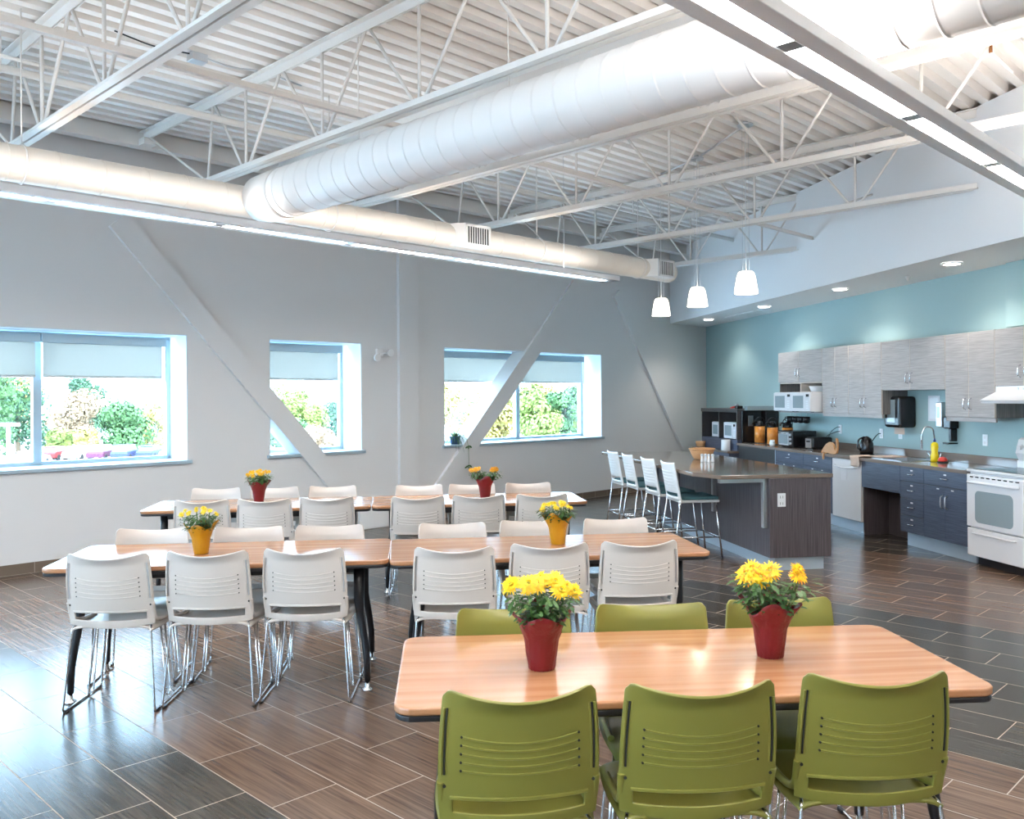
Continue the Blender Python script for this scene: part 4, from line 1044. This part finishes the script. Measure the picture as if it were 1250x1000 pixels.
r = thing('electric_kettle', 'glossy black coffee maker on the counter left of the sink', 'coffee maker', FK, (5.95, -.32, .9005))
MB().lathe([(.085, 0), (.085, .015)], M['blackpl'], 24).build('base', r)
MB().lathe([(.075, .0155), (.082, .05), (.078, .14), (.055, .20), (.02, .225), (.001, .23)], M['blackpl'], 28).build('body', r)
MB().tube(rpath([(0, -.07, .06), (0, -.12, .08), (0, -.11, .19), (0, -.03, .22)], .03), .011, M['blackpl'], 8).build('handle', r)
o = MB().tube(rpath([(0, 0, 0), (.0, -.03, 0), (.05, -.10, -.03), (.10, -.22, -.14), (.11, -.24, -.2)], .05), .006, M['blackpl'], 6).build('power_cord', None, FK @ Matrix.Translation((5.76, -.0115, 1.15))); tag(o, 'black cord from the wall outlet to the black coffee maker', 'cord')
# wooden animal cut-out perched at the counter edge
ol = [(-.17, .015), (-.20, .0), (-.185, .03), (-.15, .06), (-.12, .085), (-.07, .12), (0, .145), (.06, .14), (.10, .115), (.125, .06), (.15, .05), (.165, .08), (.16, .14), (.15, .185), (.165, .20), (.185, .18), (.195, .12), (.19, .05), (.17, .012), (.12, .0), (.03, .0), (-.05, .0), (-.04, -.0), (-.06, .0)]
ol = ol[:21]
r = thing('wooden_animal_figure', 'flat wooden long-tailed animal cut-out above the dishwasher', 'ornament', FK, (5.62, -.62, .901))
MB().prism(ol, -.012, .012, M['beech'], .003, xf=Matrix(((1, 0, 0, 0), (0, 0, -1, 0), (0, 1, 0, 0), (0, 0, 0, 1)))).build('figure', r)
MB().prism([(-.09, .0), (-.06, .0), (-.06, -.07), (-.08, -.08), (-.09, -.06)], .041, .057, M['beech'], .002, xf=Matrix(((1, 0, 0, 0), (0, 0, -1, 0), (0, 1, 0, 0), (0, 0, 0, 1)))).build('paw', r)
MB().box(-.09, -.05, .0, -.06, -.012, .01, M['beech']).build('arm', r)

# corner hutch with two more microwaves and low counter
r = thing('low_counter', 'low brown counter in the far kitchen corner', 'countertop', FK, (1.33, 0, 0))
MB().box(0, -.80, .735, 1.52, -.002, .77, M['quartz_l'], .003).build('slab', r)
MB().box(.02, -.77, .60, 1.51, -.05, .734, M['cab_dark'], .001).build('apron', r); MB().box(1.49, -.77, .0, 1.51, -.05, .60, M['cab_black']).box(.02, -.77, 0, .04, -.05, .60, M['cab_black']).box(.04, -.35, 0, 1.49, -.33, .6, M['cab_black']).build('support_panel', r)
r = thing('microwave_hutch', 'dark laminate hutch with two microwave bays in the far corner', 'hutch', FK, (1.36, 0, .7705))
h_ = MB(); Wd = 1.48
h_.box(0, -.63, 0, Wd, -.002, .17, M['cab_dark']); 
for x in (0, .74, Wd - .03): h_.box(x, -.63, .17, x + .03, -.002, .60, M['hutchtop'])
h_.box(.03, -.03, .17, Wd - .03, -.002, .60, M['cab_black']); h_.box(-.01, -.64, .60, Wd + .01, -.002, .655, M['hutchtop'], .003)
h_.build('body', r)
microwave(1.68, 2.08, .56, .942, 'white microwave in the left bay of the corner hutch', .38, .26)
microwave(2.30, 2.78, .61, .942, 'white microwave in the right bay of the corner hutch', .38, .27)
for i, k in enumerate((1.9, 2.55)):
    r = thing('glass_container', ['clear container on the left hutch microwave', 'clear container on the right hutch microwave'][i], 'container', FK, (k, -.38, 1.204 + .01 * i))
    MB().box(-.10, -.08, 0, .10, .08, .07, M['applglass'], .01).build('bowl', r)
r = thing('coffee_brewer', 'tall black coffee brewer against the hutch side', 'coffee machine', FK, (2.88, -.58, .9005))
MB().box(0, .0, 0, .03, .56, .50, M['blackpl'], .006).box(.03, .35, 0, .12, .56, .50, M['blackpl'], .006).build('body', r)
MB().box(.0, .05, .505, .12, .56, .57, M['applglass'], .004).build('tinted_top', r)
MB().box(.031, .10, .26, .04, .18, .42, M['steel'], .002).build('control_panel', r)
r = thing('countertop_gadget', 'small red and black gadget standing on top of the hutch', 'gadget', FK, (2.72, -.56, 1.4265))
MB().box(-.05, -.04, 0, .05, .06, .05, M['blackpl'], .012).build('body', r); MB().tube([(-.05, -.04, .03), (-.15, -.06, .0155)], .015, M['redpl'], 10).build('grip', r); MB().box(-.02, -.05, .05, .02, .0, .075, M['steel'], .004).build('clip', r)
r = thing('white_canister', 'white round canister on the low corner counter', 'canister', FK, (2.60, -.72, .7705))
MB().lathe([(.068, 0), (.072, .005), (.072, .165), (.066, .17)], M['ceram'], 24).build('body', r)
r = thing('small_basket', 'small brown basket at the far end of the low counter', 'basket', FK, (1.50, -.71, .7705))
MB().lathe([(.07, 0), (.085, .09), (.078, .09), (.065, .01), (.001, .01)], M['wicker'], 20).build('bowl', r)
# plant on the sill
r = thing('potted_spider_plant', 'trailing spider plant in blue pot on the right window sill', 'potted plant', FA, (8.22, WB + .10, ZW0 + .0185))
MB().lathe([(.055, 0), (.075, .10), (.08, .11), (.07, .11), (.001, .09)], M['bluepl'], 20).build('pot', r)
lv = MB(); rn = random.Random(5)
for i in range(90):
    a = rn.uniform(0, 2 * PI); L = rn.uniform(.10, .20); up = rn.uniform(.3, 1.3); w = .007; ca, sa = math.cos(a), math.sin(a)
    prev = None
    for k in range(6):
        t = k / 5; rr = L * t * .95 + .02; z = .10 + up * .12 * t * 2 - .22 * t * t * 1.3
        ww = w * (1 - t) + .001; pA = Vector((ca * rr - sa * ww, sa * rr + ca * ww, z)); pB = Vector((ca * rr + sa * ww, sa * rr - ca * ww, z))
        if pA.y > .22: break
        if prev: lv.quad([prev[0], prev[1], pB, pA], M['leafg'])
        prev = (pA, pB)
lv.build('foliage', r)
rn2 = MB(); rn2.tube(rpath([(.05, -.05, .10), (.09, -.15, .08), (.10, -.17, -.05), (.11, -.17, -.30)], .04), .0025, M['stemg'], 5)
for i in range(14): leaf(rn2, Vector((.105, -.17, -.02 if i < 8 else -.29)), Vector((math.cos(i * 2.1), math.sin(i * 2.1) * .5 - .2, -.5)).normalized(), Vector((0, -1, 0)), .07, M['leafg'])
rn2.build('runner', r)

# ------------------------------------------------------------------ outdoors
ZG = -4.6
M['asphalt'] = mat('asphalt', (0.55, 0.54, 0.52), 0.8, var=.2, bscale=2)
M['bark'] = mat('bark', (0.16, 0.11, 0.07), 0.9)
gr = MB().box(-190, 25, ZG - .5, 150, 260, ZG, M['asphalt']).build('ground', None, FW); gr['kind'] = 'structure'
LC = {'green': (0.055, 0.12, 0.035), 'teal': (0.045, 0.10, 0.05), 'yellow': (0.36, 0.29, 0.09), 'lime': (0.16, 0.20, 0.045), 'rust': (0.30, 0.20, 0.12)}
for k_, c_ in LC.items(): M['leaf_' + k_] = mat('tree_leaf_' + k_, c_, .8, var=.45, bscale=.6)
def crown_mesh(col, R, Hc, seed, n=5200):
    rnd = random.Random(seed); mb = MB(); m = M['leaf_' + col]; i0 = mb.mi(m)
    blobs = []
    for k in range(16):
        a = rnd.uniform(0, 2 * PI); q = R * .62 * math.sqrt(rnd.random()); z = rnd.uniform(.22, .85)
        blobs.append((q * math.cos(a), q * math.sin(a), z * Hc, R * rnd.uniform(.28, .48)))
    for i in range(n):
        bx, by, bz, br = blobs[rnd.randrange(16)]
        d = Vector((rnd.gauss(0, 1), rnd.gauss(0, 1), rnd.gauss(0, 1))).normalized(); rad = br * rnd.uniform(.75, 1.05)
        p = Vector((bx, by, bz)) + d * rad
        nrm = (d + Vector((rnd.uniform(-.6, .6), rnd.uniform(-.6, .6), rnd.uniform(-.6, .6)))).normalized(); t = nrm.orthogonal().normalized(); b = nrm.cross(t); s = rnd.uniform(.12, .26)
        f = mb.bm.faces.new([mb.bm.verts.new(p + t * s), mb.bm.verts.new(p + b * s * .8), mb.bm.verts.new(p - t * s), mb.bm.verts.new(p - b * s * .8)]); f.material_index = i0
    return mb.mesh('crown')
CM = {}
def tree(u, Y, wpx, topv, col, label, seed=0):
    X = (u - 625) / 1078.6 * Y; R = wpx * 1.25 / 2 / 1078.6 * Y; Ht = 1.63 + (485 - topv) / 1078.6 * Y - ZG
    r = thing('tree', label, 'tree', FW, (X, Y, ZG), seed * 1.3, 'trees outside the windows')
    o = bpy.data.objects.new('crown', crown_mesh(col, R, Ht, seed * 7 + int(u) % 50)); COL.objects.link(o); o.parent = r
    MB().tube([(0, 0, 0), (.1, .05, Ht * .35), (0, 0, Ht * .7)], [.3, .22, .08], M['bark'], 8).build('trunk', r)
T_ = [(-30, 84, 120, 430, 'green', 'tall green tree beyond the left edge of the leftmost window'), (22, 102, 75, 470, 'teal', 'dark green tree behind the sign pole in leftmost window'),
      (8, 118, 70, 425, 'yellow', 'pale tall tree behind the sign pole tree'), (85, 118, 66, 478, 'rust', 'pale autumn tree left of centre in the leftmost window'), (112, 128, 44, 452, 'teal', 'teal tree crown rising behind the autumn tree'),
      (152, 100, 64, 488, 'green', 'round green tree at centre of the leftmost window'), (72, 101, 34, 520, 'lime', 'low lime shrub in front of the pale autumn tree'), (105, 98, 26, 515, 'yellow', 'small yellow tree beside the round green tree'), (188, 112, 44, 492, 'yellow', 'yellow tree right of the round green tree'), (206, 120, 40, 500, 'teal', 'bluish tree at right end of the leftmost window'),
      (345, 98, 50, 505, 'green', 'green tree low at left of the middle window'), (372, 108, 60, 484, 'lime', 'yellow-green tree in the centre of the middle window'), (392, 92, 34, 520, 'rust', 'pale autumn shrub low in the middle window'), (410, 116, 46, 482, 'teal', 'bluish tree at right of the middle window'), (355, 130, 46, 470, 'lime', 'pale crown far behind in the middle window'),
      (560, 90, 70, 455, 'yellow', 'pale yellow tree left of the raking brace'), (610, 96, 60, 462, 'yellow', 'second pale yellow tree behind the raking brace'), (655, 88, 56, 468, 'lime', 'yellow-green tree right of the raking brace'), (690, 92, 50, 470, 'green', 'green tree in the right window right pane'), (722, 98, 50, 462, 'lime', 'pale lime tree at right end of the right window'), (668, 118, 50, 450, 'yellow', 'pale tall tree behind the green tree of right window')]
for i, t in enumerate(T_): tree(*t, seed=i + 1)
# cars
M['tyre'] = mat('tyre', (.02, .02, .02), .8)
CARC = {'red': (.30, .02, .02), 'blue': (.03, .04, .11), 'silver': (.5, .52, .56), 'white': (.8, .8, .8), 'maroon': (.09, .015, .05)}
for k_, c_ in CARC.items(): M['car_' + k_] = mat('car_paint_' + k_, c_, .6)
CY = Matrix(((1, 0, 0, 0), (0, 0, -1, 0), (0, 1, 0, 0), (0, 0, 0, 1)))
def car(u, Y, col, rz, label, van=False):
    r = thing('parked_car', label, 'car', FW, ((u - 625) / 1078.6 * Y, Y, ZG), rz, 'parked cars outside'); m = M['car_' + col]
    MB().prism([(-2.1, .35), (-2.15, .75), (-1.9, .95), (1.2, .98), (2.0, .85), (2.15, .6), (2.1, .35)], -.85, .85, m, .06, xf=CY).build('body', r)
    top = [(-1.85, .95), (-1.6, 1.55), (.3, 1.6), (1.15, .98)] if van else [(-1.6, .95), (-1.1, 1.42), (.3, 1.45), (1.05, .98)]
    cb = MB().prism(top, -.74, .74, M['applglass'], .05, xf=CY).build('cabin', r)
    MB().prism([(x * .86, 1.40 + (.14 if van else 0)) if i in (0, 3) else (x * .98, 1.46 + (.15 if van else 0)) for i, (x, z) in enumerate(top)], -.70, .70, m, .01, xf=CY).build('roof', r)
    for x in (-1.3, 1.3):
        for y in (-.8, .8): MB().tube([(x, y - .1, .33), (x, y + .1, .33)], .33, M['tyre'], 16).build('wheel', r)
car(68, 92, 'red', 1.62, 'small red car parked outside the leftmost window')
car(125, 92, 'maroon', 1.62, 'maroon van parked outside, left of the blue cars', True)
car(154, 92, 'blue', 1.62, 'dark blue car parked outside next to the maroon van', True)
car(184, 93, 'blue', 1.62, 'dark blue car parked at right outside the leftmost window')
car(96, 92, 'white', 1.62, 'white car parked right of the red car outside')
car(38, 84, 'white', 1.62, 'white car parked at the left beside the window mullion')
car(212, 92, 'white', 1.62, 'white car parked at far right outside the leftmost window')
car(340, 86, 'silver', 1.62, 'silver car parked outside the middle window')
car(352, 80, 'white', 1.62, 'white car parked nearer outside the middle window')
r = thing('sign_pole', 'white T-shaped pole standing in the parking lot', 'pole', FW, ((10 - 625) / 1078.6 * 80, 80, ZG))
MB().box(-.12, -.12, 0, .12, .12, 4.0, M['white']).build('pole', r); MB().box(-1.1, -.15, 3.9, 1.0, .15, 4.2, M['white']).build('crossarm', r)
